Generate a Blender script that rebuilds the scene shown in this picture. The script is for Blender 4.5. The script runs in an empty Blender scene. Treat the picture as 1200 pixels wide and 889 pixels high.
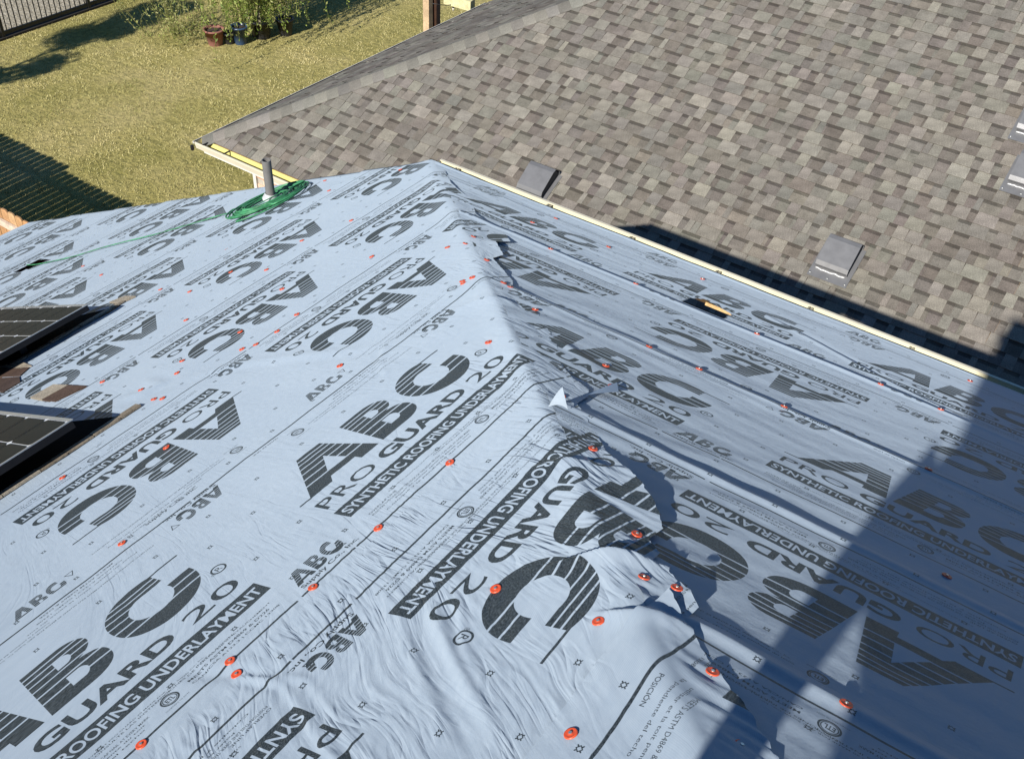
import bpy, math, random
import numpy as np
from mathutils import Vector, Matrix
random.seed(7); RNG = np.random.RandomState(11)
R = math.radians
scene = bpy.context.scene
ZG = 8.7                       # the lawn lies at z = 0; the photographer's phone is 8.7 m above it

# ------------------------------------------------------------------ camera, sky, sun, exposure
cam_d = bpy.data.cameras.new('camera'); cam = bpy.data.objects.new('camera', cam_d)
scene.collection.objects.link(cam); scene.camera = cam
cam_d.sensor_width = 36; cam_d.lens = 36 * 1237.8 / 1200
cam_d.clip_start = 0.05; cam_d.clip_end = 500
M = [[0.8166686880500729, 0.5756606676007656, 0.04082952039901482],
     [0.39658013866333164, -0.5084000868657121, -0.764364798569838],
     [-0.4192570185176931, 0.6404249741010865, -0.6434900193253019]]
mw = Matrix(((M[0][0], -M[1][0], -M[2][0], 0), (M[0][1], -M[1][1], -M[2][1], 0), (M[0][2], -M[1][2], -M[2][2], ZG), (0, 0, 0, 1)))
cam.matrix_world = mw
SUN = Vector((0.0534, -0.8432, 0.5349)).normalized()
world = bpy.data.worlds.new('World'); scene.world = world; world.use_nodes = True
nt = world.node_tree; nt.nodes.clear()
sky = nt.nodes.new('ShaderNodeTexSky'); sky.sky_type = 'NISHITA'; sky.sun_disc = False
sky.sun_elevation = math.asin(SUN.z); sky.sun_rotation = math.atan2(SUN.x, SUN.y)
sky.air_density = 1.0; sky.dust_density = 0.1; sky.ozone_density = 4.5; sky.altitude = 200
bg = nt.nodes.new('ShaderNodeBackground'); bg.inputs[1].default_value = 0.066
wo = nt.nodes.new('ShaderNodeOutputWorld')
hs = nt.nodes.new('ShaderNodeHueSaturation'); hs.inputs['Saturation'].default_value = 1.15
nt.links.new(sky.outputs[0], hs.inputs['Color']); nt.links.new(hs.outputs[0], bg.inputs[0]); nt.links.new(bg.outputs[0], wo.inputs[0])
sun_d = bpy.data.lights.new('sun', 'SUN'); sun_d.energy = 5.0; sun_d.angle = R(0.55); sun_d.color = (1, .955, .88)
sun_o = bpy.data.objects.new('sun', sun_d); scene.collection.objects.link(sun_o)
sun_o.rotation_euler = (-SUN).to_track_quat('-Z', 'Y').to_euler(); sun_o.location = (0, -10, 20)
scene.view_settings.view_transform = 'Standard'; scene.view_settings.look = 'None'
scene.view_settings.exposure = 0.48; scene.view_settings.gamma = 1
scene.render.engine = 'CYCLES'
scene.cycles.max_bounces = 5; scene.cycles.diffuse_bounces = 3; scene.cycles.glossy_bounces = 3

# ------------------------------------------------------------------ helpers
COL = scene.collection
def link(o, parent=None):
    COL.objects.link(o)
    if parent is not None: o.parent = parent
    return o
def tag(o, label=None, cat=None, group=None, kind=None):
    if label: o['label'] = label
    if cat: o['category'] = cat
    if group: o['group'] = group
    if kind: o['kind'] = kind
    return o
def empty(name, loc, label, cat, group=None):
    o = bpy.data.objects.new(name, None); o.location = loc; o.empty_display_size = .1
    link(o); return tag(o, label, cat, group)
class MB:
    """collects polygons in world space; build() makes ONE mesh object"""
    def __init__(s): s.v = []; s.f = []; s.mi = []; s.col = []; s.smooth = []
    def poly(s, pts, mi=0, col=None, smooth=False):
        b = len(s.v); s.v += [tuple(p) for p in pts]; s.f.append(tuple(range(b, b + len(pts)))); s.mi.append(mi); s.smooth.append(smooth)
        s.col += [col or (1, 1, 1)] * len(pts)
    def mesh(s, v, f, mi=0, col=None, smooth=False):
        b = len(s.v); s.v += [tuple(p) for p in v]; s.f += [tuple(i + b for i in q) for q in f]; s.mi += [mi] * len(f); s.smooth += [smooth] * len(f)
        s.col += [col or (1, 1, 1)] * len(v)
    def box(s, o, ax, ay, az, mi=0, col=None, skip_bottom=False):
        o = Vector(o); ax = Vector(ax); ay = Vector(ay); az = Vector(az)
        c = [o, o + ax, o + ax + ay, o + ay]; d = [p + az for p in c]
        v = c + d; f = [(4, 5, 6, 7), (0, 1, 5, 4), (1, 2, 6, 5), (2, 3, 7, 6), (3, 0, 4, 7)]
        if not skip_bottom: f.append((3, 2, 1, 0))
        s.mesh(v, f, mi, col)
    def cbox(s, lo, hi, mi=0, col=None):
        s.box(lo, (hi[0] - lo[0], 0, 0), (0, hi[1] - lo[1], 0), (0, 0, hi[2] - lo[2]), mi, col)
    def tube(s, pts, r, n=8, mi=0, col=None, cap=True, r1=None):
        pts = [Vector(p) for p in pts]; rings = []
        t = (pts[1] - pts[0]).normalized(); up = Vector((0, 0, 1)) if abs(t.z) < .9 else Vector((1, 0, 0))
        a = t.cross(up).normalized()
        V = []
        for i, p in enumerate(pts):
            t = (pts[min(i + 1, len(pts) - 1)] - pts[max(i - 1, 0)]).normalized()
            a = (a - t * a.dot(t)).normalized(); b = t.cross(a)
            rr = r if r1 is None else r + (r1 - r) * i / (len(pts) - 1)
            for k in range(n):
                an = 2 * math.pi * k / n; V.append(p + (a * math.cos(an) + b * math.sin(an)) * rr)
        F = []
        for i in range(len(pts) - 1):
            for k in range(n): F.append((i * n + k, i * n + (k + 1) % n, (i + 1) * n + (k + 1) % n, (i + 1) * n + k))
        if cap: F.append(tuple(range(n))[::-1]); F.append(tuple((len(pts) - 1) * n + k for k in range(n)))
        s.mesh(V, F, mi, col, True)
    def build(s, name, mats, parent=None, origin=None):
        me = bpy.data.meshes.new(name)
        o = Vector(origin) if origin is not None else Vector((0, 0, 0))
        me.from_pydata([(p[0] - o.x, p[1] - o.y, p[2] - o.z) for p in s.v], [], s.f)
        if not isinstance(mats, (list, tuple)): mats = [mats]
        for m in mats: me.materials.append(m)
        me.polygons.foreach_set('material_index', s.mi); me.polygons.foreach_set('use_smooth', s.smooth)
        at = me.attributes.new('tone', 'FLOAT_COLOR', 'POINT')
        at.data.foreach_set('color', np.array([(c[0], c[1], c[2], 1) for c in s.col], dtype=np.float32).ravel())
        me.update(); ob = bpy.data.objects.new(name, me)
        if parent is not None:
            ob.parent = parent; ob.location = o - (parent_world(parent))
            COL.objects.link(ob)
        else:
            ob.location = o; COL.objects.link(ob)
        return ob
def parent_world(p):
    v = Vector(p.location)
    while p.parent: p = p.parent; v += Vector(p.location)
    return v
def copy_obj(o, parent=None):
    c = o.copy(); COL.objects.link(c); c.parent = parent
    for ch in [x for x in bpy.data.objects if x.parent == o]: copy_obj(ch, c)
    return c

# node material helpers
def mat(name):
    m = bpy.data.materials.new(name); m.use_nodes = True; n = m.node_tree; b = n.nodes['Principled BSDF']
    return m, n, b
def N_(n, t, **kw):
    x = n.nodes.new(t)
    for k, v in kw.items():
        if k == 'inp':
            for i, val in v.items(): x.inputs[i].default_value = val
        else: setattr(x, k, v)
    return x
def noise(n, vec, scale, detail=4, rough=.55):
    x = N_(n, 'ShaderNodeTexNoise', inp={'Scale': scale, 'Detail': detail, 'Roughness': rough})
    if vec is not None: n.links.new(vec, x.inputs['Vector'])
    return x.outputs['Fac']
def ramp(n, fac, stops):
    r = N_(n, 'ShaderNodeValToRGB'); e = r.color_ramp.elements
    while len(e) < len(stops): e.new(.5)
    for i, (p, c) in enumerate(stops): e[i].position = p; e[i].color = (*c, 1) if len(c) == 3 else c
    n.links.new(fac, r.inputs[0]); return r.outputs[0]
def mixc(n, fac, a, b, mode='MIX'):
    x = N_(n, 'ShaderNodeMix', data_type='RGBA', blend_type=mode)
    for sock, val in ((x.inputs[0], fac), (x.inputs[6], a), (x.inputs[7], b)):
        if hasattr(val, 'links'): n.links.new(val, sock)
        elif isinstance(val, (tuple, list)): sock.default_value = (*val, 1) if len(val) == 3 else val
        else: sock.default_value = val
    return x.outputs[2]
def bump(n, b, h, strength=.5, dist=.01, prev=None):
    x = N_(n, 'ShaderNodeBump', inp={'Strength': strength, 'Distance': dist}); n.links.new(h, x.inputs['Height'])
    if prev is not None: n.links.new(prev, x.inputs['Normal'])
    n.links.new(x.outputs[0], b.inputs['Normal']); return x.outputs[0]
def simple(name, col, rough=.6, metal=0, var=.15, scale=20, bmp=0, spec=.5):
    m, n, b = mat(name); tc = N_(n, 'ShaderNodeTexCoord').outputs['Object']
    f = noise(n, tc, scale)
    c = ramp(n, f, [(.3, tuple(x * (1 - var) for x in col)), (.7, tuple(min(1, x * (1 + var)) for x in col))])
    n.links.new(c, b.inputs['Base Color']); b.inputs['Roughness'].default_value = rough; b.inputs['Metallic'].default_value = metal
    b.inputs['Specular IOR Level'].default_value = spec
    if bmp: bump(n, b, noise(n, tc, scale * 6), .5, bmp)
    return m
def toned(name, rough=.85, gs=400, bmp=.002, gmix=.35, spec=.3, blotch=.15):
    """granular surface whose colour comes from the piece's own tone"""
    m, n, b = mat(name); tc = N_(n, 'ShaderNodeTexCoord').outputs['Object']
    at = N_(n, 'ShaderNodeAttribute', attribute_name='tone').outputs['Color']
    g = noise(n, tc, gs, 2, .7); g2 = noise(n, tc, 9, 3)
    c = mixc(n, 1.0, at, ramp(n, g, [(.3, (1 - gmix,) * 3), (.7, (1 + gmix,) * 3)]), 'MULTIPLY')
    c = mixc(n, 1.0, c, ramp(n, g2, [(.3, (1 - blotch,) * 3), (.7, (1 + blotch,) * 3)]), 'MULTIPLY')
    n.links.new(c, b.inputs['Base Color']); b.inputs['Roughness'].default_value = rough; b.inputs['Specular IOR Level'].default_value = spec
    if bmp: bump(n, b, g, .6, bmp)
    return m

# numpy gradient noise
def gnoise(x, y, seed=0):
    x = np.asarray(x, float); y = np.asarray(y, float)
    xi = np.floor(x).astype(np.int64); yi = np.floor(y).astype(np.int64); xf = x - xi; yf = y - yi
    def g(ix, iy, fx, fy):
        h = (ix * 374761393 + iy * 668265263 + seed * 1274126177) & 0xffffffff
        h = ((h ^ (h >> 13)) * 1103515245) & 0xffffffff; h = (h ^ (h >> 16)) & 0xffff
        a = h * (2 * math.pi / 65536); return np.cos(a) * fx + np.sin(a) * fy
    u = xf * xf * xf * (xf * (xf * 6 - 15) + 10); v = yf * yf * yf * (yf * (yf * 6 - 15) + 10)
    n00 = g(xi, yi, xf, yf); n10 = g(xi + 1, yi, xf - 1, yf); n01 = g(xi, yi + 1, xf, yf - 1); n11 = g(xi + 1, yi + 1, xf - 1, yf - 1)
    return ((n00 * (1 - u) + n10 * u) * (1 - v) + (n01 * (1 - u) + n11 * u) * v) * 1.5
def fbm(x, y, seed=0, o=3):
    s = 0; a = 1
    for i in range(o): s = s + a * gnoise(x * 2 ** i, y * 2 ** i, seed + i); a *= .5
    return s
def sstep(a, b, x):
    t = np.clip((x - a) / (b - a), 0, 1); return t * t * (3 - 2 * t)

# ------------------------------------------------------------------ roof frames (metres; origin at the phone, z + ZG later)
pA, pB, pN = 0.4458358, 0.4294857, R(26.5)
Cc = np.array([-3.667524, 4.572577, -3.193660])          # eave corner where hip, gutter and rake meet
uA = np.array([math.cos(pA), 0, math.sin(pA)]); nA = np.array([-math.sin(pA), 0, math.cos(pA)]); yA = np.array([0, 1., 0])
uB = np.array([0, -math.cos(pB), math.sin(pB)]); nB = np.array([0, math.sin(pB), math.cos(pB)]); xB = np.array([1., 0, 0])
U0, W0 = -4.68617, -5.48778
hip = np.array([-0.65690823, 0.68549494, -0.31395583])
Up = np.array([0, 0, ZG])
hA = (hip @ yA, hip @ uA); hB = (hip @ xB, hip @ uB)
aP = -hA[1] * yA + hA[0] * uA        # in plane A, pointing across the hip
bP = -hB[1] * xB + hB[0] * uB        # in plane B, pointing away from the hip
def devA(Y, U):
    tau = (Y - Cc[1]) * hA[0] + (U - U0) * hA[1]; s = -(Y - Cc[1]) * hA[1] + (U - U0) * hA[0]; return tau, s
def devB(X, W):
    tau = (X - Cc[0]) * hB[0] + (W - W0) * hB[1]; s = -(X - Cc[0]) * hB[1] + (W - W0) * hB[0]; return tau, s
def PA(Y, U, off=0.0):
    """point on plane A (world)"""
    Y = np.asarray(Y, float); U = np.asarray(U, float); off = np.asarray(off, float)
    return Cc + Up + (Y - Cc[1])[..., None] * yA + (U - U0)[..., None] * uA + off[..., None] * nA
def PB(X, W, off=0.0):
    X = np.asarray(X, float); W = np.asarray(W, float); off = np.asarray(off, float)
    return Cc + Up + (X - Cc[0])[..., None] * xB + (W - W0)[..., None] * uB + off[..., None] * nB
def VA(Y, U, off=0.0): return Vector(PA(Y, U, off))
def VB(X, W, off=0.0): return Vector(PB(X, W, off))
def XhB(W): return Cc[0] + (W - W0) * hB[0] / hB[1]      # hip on plane B
def YhA(U): return Cc[1] + (U - U0) * hA[0] / hA[1]      # hip on plane A

# ------------------------------------------------------------------ the printed pattern of the underlayment (one repeat, drawn here)
PER = 1.155; T0, T1 = -.08, 1.02; PXM = 1385; SS = 2
TW = int(round(PER * PXM)); TH = int(round((T1 - T0) * PXM)); Wd, Hd = TW * SS, TH * SS
ink = np.zeros((Hd, Wd), bool)
def fill(maskfn, s0, s1, t0, t1, val=True):
    i0 = int(math.floor(s0 * PXM * SS)); i1 = int(math.ceil(s1 * PXM * SS)); j0 = max(0, int((t0 - T0) * PXM * SS)); j1 = min(Hd, int(math.ceil((t1 - T0) * PXM * SS)))
    ii = np.arange(i0, i1); jj = np.arange(j0, j1)
    S, T = np.meshgrid((ii + .5) / (PXM * SS), (jj + .5) / (PXM * SS) + T0)
    m = maskfn(S, T); sub = ink[np.ix_(jj, ii % Wd)]; sub[m] = val; ink[np.ix_(jj, ii % Wd)] = sub
def inpoly(S, T, P):
    m = np.zeros(S.shape, bool); n = len(P)
    for i in range(n):
        x1, y1 = P[i]; x2, y2 = P[(i + 1) % n]
        if y1 == y2: continue
        c = ((T >= min(y1, y2)) & (T < max(y1, y2))) & (S < (x2 - x1) * (T - y1) / (y2 - y1) + x1); m ^= c
    return m
def sell(S, T, cx, cy, rx, ry, sh=0, p=2.3):
    return (np.abs((S - cx - sh * (T - cy)) / rx) ** p + np.abs((T - cy) / ry) ** p) < 1
LV = [.452, .492, .528, .559, .586, .609]
def ABCmask(S, T, tails=True):
    """the three big striped letters; letters stand on t=.385 and reach .63"""
    A = inpoly(S, T, [(.040, .385), (.128, .385), (.150, .415), (.252, .415), (.252, .385), (.328, .385), (.297, .63), (.197, .63)]) & ~inpoly(S, T, [(.172, .455), (.250, .455), (.238, .548)])
    sh = .16
    Bx = S - sh * (T - .385)
    o1 = ((Bx > .348) & (Bx < .460) & (T > .385) & (T < .63)) | (((Bx - .452) / .072) ** 2 + ((T - .572) / .058) ** 2 < 1) | ((np.abs((Bx - .452) / .090) ** 2.4 + np.abs((T - .452) / .067) ** 2.4) < 1)
    Bm = o1 & (T > .385) & (T < .63)
    hole = lambda t0, t1, x1: (T > t0) & (T < t1) & (Bx > .425) & ((Bx < x1) | (((Bx - x1) / .022) ** 2 + ((T - (t0 + t1) / 2) / ((t1 - t0) / 2)) ** 2 < 1))
    Bm &= ~hole(.430, .482, .458) & ~hole(.538, .584, .448)
    Cm = sell(S, T, .722, .508, .132, .130, .07, 2.15) & ~sell(S, T, .716, .508, .064, .062, .07, 2.1)
    Cm &= ~((S > .715) & (T > .528) & (T < .568)) & ~((S > .79) & (T >= .56))
    m = A | Bm | Cm
    for k, l in enumerate(LV):
        w = .0030 if k < 2 else .0026
        m &= ~(np.abs(T - l) < w)
    if tails:
        m |= (np.abs(T - .3885) < .0035) & (S > 0) & (S < .06)
        m |= (np.abs(T - .6265) < .0035) & (S > .68) & (S < .885)
    return m
fill(ABCmask, -.01, .9, .37, .65)

def text_tris(body, weight=0.0, shear=0.0):
    c = bpy.data.curves.new('tmp', 'FONT'); c.body = body; c.offset = weight; c.shear = shear; c.resolution_u = 4; c.fill_mode = 'FRONT'
    o = bpy.data.objects.new('tmp', c); COL.objects.link(o)
    dg = bpy.context.evaluated_depsgraph_get(); dg.update()
    me = o.evaluated_get(dg).to_mesh(); me.calc_loop_triangles()
    v = np.array([p.co[:2] for p in me.vertices]); t = np.array([l.vertices[:] for l in me.loop_triangles])
    o.evaluated_get(dg).to_mesh_clear(); COL.objects.unlink(o); bpy.data.objects.remove(o); bpy.data.curves.remove(c)
    return v, t
TC = {}
def text(body, s, t, w, h, rev=False, weight=0.0, val=True):
    """body fits the rectangle w x h whose reading-origin corner is (s, t)"""
    key = (body, weight)
    if key not in TC: TC[key] = text_tris(body, weight)
    v, tri = TC[key]; lo = v.min(0); hi = v.max(0); q = (v - lo) / (hi - lo) * np.array([w, h])
    q = np.array([s, t]) + (-q if rev else q)
    p = q.copy(); p[:, 1] -= T0; p *= PXM * SS
    for a, b_, c in tri:
        x = p[[a, b_, c], 0]; y = p[[a, b_, c], 1]
        i0 = int(x.min()); i1 = int(x.max()) + 2; j0 = max(0, int(y.min())); j1 = min(Hd, int(y.max()) + 2)
        if i1 <= i0 or j1 <= j0: continue
        X, Y = np.meshgrid(np.arange(i0, i1) + .5, np.arange(j0, j1) + .5)
        e = lambda k, l: (x[l] - x[k]) * (Y - y[k]) - (y[l] - y[k]) * (X - x[k])
        e0, e1, e2 = e(0, 1), e(1, 2), e(2, 0); m = ((e0 >= 0) & (e1 >= 0) & (e2 >= 0)) | ((e0 <= 0) & (e1 <= 0) & (e2 <= 0))
        jj, ii = np.nonzero(m); ink[jj + j0, (ii + i0) % Wd] = val
rect = lambda s0, s1, t0, t1, val=True: fill(lambda S, T: np.ones(S.shape, bool), s0, s1, t0, t1, val)
# bar with reversed-out lettering
rect(0, .862, .174, .246)
text('SYNTHETIC ROOFING UNDERLAYMENT', .012, .189, .838, .042, weight=.018, val=False)
# PRO GUARD 20
text('PRO', .012, .282, .215, .060, weight=.002)
text('GUARD', .262, .280, .385, .064, weight=.036)
text('20', .690, .282, .165, .060, weight=.002)
# registered sign, twice
def ring(cx, cy, r, w): fill(lambda S, T: np.abs(np.hypot(S - cx, T - cy) - r) < w, cx - r * 1.2, cx + r * 1.2, cy - r * 1.2, cy + r * 1.2)
ring(.875, .415, .020, .0028); text('R', .8665, .405, .017, .020)
text('®', .845, .40, .012, .012)
# small supplier mark
def small_abc(s, t, rev):
    k = .56
    def f(S, T):
        if rev: a = (s - S) / k + .04; b = (t - T) / (k * .50) + .385
        else: a = (S - s) / k * 1. + .04; b = (T - t) / (k * .50) + .385
        a = (a - .04) * 2.55 + .04; m = ABCmask(a, b * 1.0, False); return m
    fill(f, s - .22 if rev else s - .02, s + .02 if rev else s + .22, t - .1 if rev else t - .01, t + .01 if rev else t + .1)
    if rev: text('Supply Co., Inc.', s, t + .027, .20, .021, True, .02)
    else: text('Supply Co., Inc.', s, t - .027, .20, .021, False, .02)
small_abc(.885, .092, False)
small_abc(.035, .835, True)
small_abc(.965, .885 + .045, False)
# lines along both edges
rect(-.10, .845, .046, .0535); rect(.86, PER - .105, .046, .0535)
rect(.02, 1.10, .856, .8630); rect(1.11, PER + .012, .856, .8630)
def etl(cx, cy):
    ring(cx, cy, .021, .0022); ring(cx, cy, .0165, .0012)
    text('ETL', cx - .011, cy - .008, .022, .016, weight=.03)
    text('INTERTEK', cx - .022, cy + .025, .044, .006); text('CONFORMS TO ASTM', cx - .032, cy - .034, .064, .005)
etl(.495, .105); etl(.34, .785)
def tri(cx, cy):
    fill(lambda S, T: inpoly(S, T, [(cx - .016, cy - .012), (cx + .016, cy - .012), (cx, cy + .018)]) & ~inpoly(S, T, [(cx - .011, cy - .009), (cx + .011, cy - .009), (cx, cy + .012)]), cx - .02, cx + .02, cy - .02, cy + .02)
tri(1.045, .105); tri(.985, .785)
rows = [('MEETS ASTM D4869 & D226', .55, .105, .25), ('CAN/CSA A123.3 | CCMC 13308', .55, .086, .27)]
for b_, s, t, w in rows: text(b_, s, t, w, .010, False, .012)
for b_, s, t, w in [('OVERLAP LINE', .02, .118, .11), ('POSITION THIS LINE OVER THE EDGE OF THE ROW BELOW - CAP NAIL AT EVERY MARK', .02, .104, .42), ('Poser et utiliser selon la pente du toit', .10, .090, .32), ('Coloque y la pendiente del techo', .05, .076, .36)]:
    text(b_, s, t, w, .0085, False, .008)
for b_, s, t, w in [('CONSULTE LAS INSTRUCCIONES DE INSTALACION', .30, .128, .40), ('SYNTHETIC ROOFING UNDERLAYMENT PRO GUARD 20 MADE FOR ABC Supply Co., Inc.', .12, .138, .50), ('LIGNE DE CHEVAUCHEMENT', .60, .125, .22)]:
    text(b_, s, t, w, .0065, False, .006)
for b_, s, t, w in [('SYNTHETIC ROOFING UNDERLAYMENT PRO GUARD 20 MADE FOR ABC Supply Co., Inc.', .90, .775, .50), ('MEETS ASTM D4869 & D226', .80, .845, .24), ('CAN/CSA A123.3 | CCMC 13308', .82, .826, .28), ('OVERLAP LINE', .30, .845, .11), ('Poser et utiliser selon la pente du toit', .86, .806, .36), ('Coloque y la pendiente del techo', .56, .79, .17)]:
    text(b_, s, t, w, .0085, True, .008)
def star(cx, cy):
    r = .0075
    def f(S, T):
        x = np.abs(S - cx); y = np.abs(T - cy); d = np.abs(x - y) < .0022; o = (np.maximum(x, y) < r) & d & (np.hypot(x, y) > .004)
        return o | (np.abs(x + y - .0065) < .0016)
    fill(f, cx - .01, cx + .01, cy - .01, cy + .01)
for k in range(6):
    for t in (.012, .145, .70, .912): star((k * .1925 + .09 + (.05 if t in (.145, .912) else 0)) % PER, t)
for s_ in (.94, 1.10): star(s_, .33); star(s_, .54)
def bake(name):
    cov = ink.reshape(TH, SS, TW, SS).mean((1, 3))
    px = np.ones((TH, TW, 4), np.float32); px[..., :3] = cov[..., None]
    im = bpy.data.images.new(name, TW, TH, alpha=False); im.colorspace_settings.name = 'Non-Color'
    im.pixels.foreach_set(px.ravel()); im.update(); im.pack(); return im
img = bake('underlayment_print')
# the stretch of print that shows on the foreground strip: position text in three languages instead of the supplier mark
KEEP = ink.copy()
rect(.84, PER + .08, .0, .172, False); rect(.84, PER + .08, .046, .0535)
text('POSICIÓN', .885, .068, .075, .013, weight=.01)
text('la pendiente del techo', .87, .098, .19, .011); text('utiliser et la toit pente', .88, .120, .19, .011); text('MEETS ASTM D4869 & D226', .90, .142, .19, .011)
star(.93, .02); star(1.08, .02)
img2 = bake('underlayment_print_foreground')
ink[:] = KEEP; rect(0, PER, .165, .70, False); star(.3, .3); star(.9, .42)
img3 = bake('underlayment_print_margin')
del ink

# ------------------------------------------------------------------ materials
def sheet_material(img=img):
    m, n, b = mat('underlayment_sheet')
    uv = N_(n, 'ShaderNodeUVMap', uv_map='print').outputs[0]; dv = N_(n, 'ShaderNodeUVMap', uv_map='flat').outputs[0]
    im = N_(n, 'ShaderNodeTexImage', image=img, extension='REPEAT'); n.links.new(uv, im.inputs[0])
    wr = N_(n, 'ShaderNodeAttribute', attribute_name='wr').outputs['Fac']
    f1 = noise(n, dv, 2.5, 4, .6); f2 = noise(n, dv, 45, 3, .6)
    base = ramp(n, f1, [(.3, (.272, .332, .402)), (.7, (.308, .369, .437))])
    base = mixc(n, .35, base, ramp(n, f2, [(.3, (.258, .321, .398)), (.7, (.330, .393, .462))]))
    wear = ramp(n, noise(n, dv, 220, 2, .7), [(.25, (.80,) * 3), (.6, (1.,) * 3)])
    inkf = N_(n, 'ShaderNodeMath', operation='MULTIPLY'); n.links.new(im.outputs[0], inkf.inputs[0]); n.links.new(wear, inkf.inputs[1])
    ic = ramp(n, f2, [(.3, (.009, .013, .015)), (.7, (.015, .020, .022))])
    c = mixc(n, inkf.outputs[0], base, ic)
    n.links.new(c, b.inputs['Base Color']); b.inputs['Specular IOR Level'].default_value = .55; b.inputs['Diffuse Roughness'].default_value = .9
    r = ramp(n, f2, [(.2, (.40,) * 3), (.8, (.56,) * 3)]); n.links.new(r, b.inputs['Roughness'])
    # fine creases, stretched along the gathers
    mp = N_(n, 'ShaderNodeMapping'); n.links.new(dv, mp.inputs[0]); mp.inputs['Scale'].default_value = (30, 4.2, 1)
    nz = N_(n, 'ShaderNodeTexNoise', inp={'Scale': 1.0, 'Detail': 2.5, 'Roughness': .5, 'Distortion': .6}); n.links.new(mp.outputs[0], nz.inputs['Vector'])
    def mth(op, a, b_=None, c=None):
        x = N_(n, 'ShaderNodeMath', operation=op)
        for i, q in enumerate((a, b_, c)):
            if q is None: continue
            if hasattr(q, 'links'): n.links.new(q, x.inputs[i])
            else: x.inputs[i].default_value = q
        return x.outputs[0]
    rid = mth('ABSOLUTE', mth('SUBTRACT', nz.outputs['Fac'], .5)); rid = mth('MINIMUM', mth('MULTIPLY', rid, 9.0), 1.0)
    mp2 = N_(n, 'ShaderNodeMapping'); n.links.new(dv, mp2.inputs[0]); mp2.inputs['Scale'].default_value = (11, 2.6, 1); mp2.inputs['Location'].default_value = (3, 7, 0)
    nz2 = N_(n, 'ShaderNodeTexNoise', inp={'Scale': 1.0, 'Detail': 2, 'Roughness': .5, 'Distortion': .9}); n.links.new(mp2.outputs[0], nz2.inputs['Vector'])
    rid2 = mth('MINIMUM', mth('MULTIPLY', mth('ABSOLUTE', mth('SUBTRACT', nz2.outputs['Fac'], .5)), 14.0), 1.0)
    patch = ramp(n, noise(n, dv, 4.5, 3, .6), [(.40, (.12,) * 3), (.62, (1.,) * 3)])
    hr0 = mth('MULTIPLY', mth('MULTIPLY', mth('ADD', mth('MULTIPLY', rid, .55), mth('MULTIPLY', rid2, 1.1)), patch), wr)
    class H: outputs = [hr0]
    hr = H
    b1 = bump(n, b, hr.outputs[0], 1.0, .0024)
    b2 = bump(n, b, noise(n, dv, 28, 5, .65), .30, .004, b1)
    b3 = bump(n, b, noise(n, dv, 5, 3, .5), .35, .010, b2)
    wv = N_(n, 'ShaderNodeTexWave', inp={'Scale': 160., 'Distortion': 1.5, 'Detail': 1}); n.links.new(dv, wv.inputs['Vector']); bump(n, b, wv.outputs['Fac'], .12, .0006, b3)
    return m
M_sheet = sheet_material(); M_sheet2 = sheet_material(img2); M_sheet3 = sheet_material(img3)
M_deck = simple('plywood_deck', (.42, .26, .12), .8, var=.2, scale=8)
M_brick = toned('brick', .9, 120, .002, .18)
M_mortar = simple('mortar', (.42, .38, .32), .9)
M_shingle = toned('shingle_granules', .95, 110, .003, .30, .15, .16)
M_cream = simple('cream_painted_metal', (.62, .57, .44), .45, var=.05, scale=3)
M_gutter = simple('pale_yellow_gutter_lining', (.60, .56, .37), .5, var=.08, scale=4)
M_dark = simple('black_metal', (.012, .012, .013), .45, var=.1)
M_white = simple('white_trim', (.62, .60, .55), .6, var=.06, scale=5)
M_pipe = simple('weathered_grey_pvc', (.16, .155, .15), .6, var=.12, scale=14)
M_lead = simple('dull_lead_flashing', (.45, .46, .47), .5, var=.15, scale=20)
M_vent = simple('galvanised_grey_vent', (.20, .20, .205), .42, .35, var=.10, scale=12)
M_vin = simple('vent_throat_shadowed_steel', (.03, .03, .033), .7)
M_caulk = simple('sealant_bead', (.7, .7, .7), .5)
M_orange = simple('orange_plastic_cap', (.68, .085, .028), .42, var=.1, scale=60)
M_nail = simple('galvanised_nail', (.55, .55, .53), .35, .8)
M_hose = simple('green_garden_hose', (.04, .20, .085), .5, var=.6, scale=14)
M_wood = toned('cedar', .8, 60, .003, .2, .3, .2)
M_frame = simple('anodised_black_frame', (.014, .014, .016), .35, .4)
M_silver = simple('bright_aluminium_edge', (.75, .76, .78), .3, .9, var=.05)
M_back = simple('panel_backsheet', (.78, .80, .82), .4)
M_plastic_blue = simple('blue_glazed_pot', (.03, .06, .12), .3)
M_terra = simple('terracotta_pot', (.24, .10, .075), .8)
M_blackpot = simple('black_plastic_pot', (.02, .02, .022), .5)
M_soil = simple('potting_soil', (.05, .035, .025), .95)
def cellmat():
    m, n, b = mat('monocrystalline_cell'); tc = N_(n, 'ShaderNodeTexCoord').outputs['Object']
    n.links.new(ramp(n, noise(n, tc, 6), [(.3, (.006, .009, .010)), (.7, (.012, .016, .016))]), b.inputs['Base Color'])
    b.inputs['Roughness'].default_value = .35; b.inputs['Specular IOR Level'].default_value = .08
    return m
M_cell = cellmat()
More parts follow.
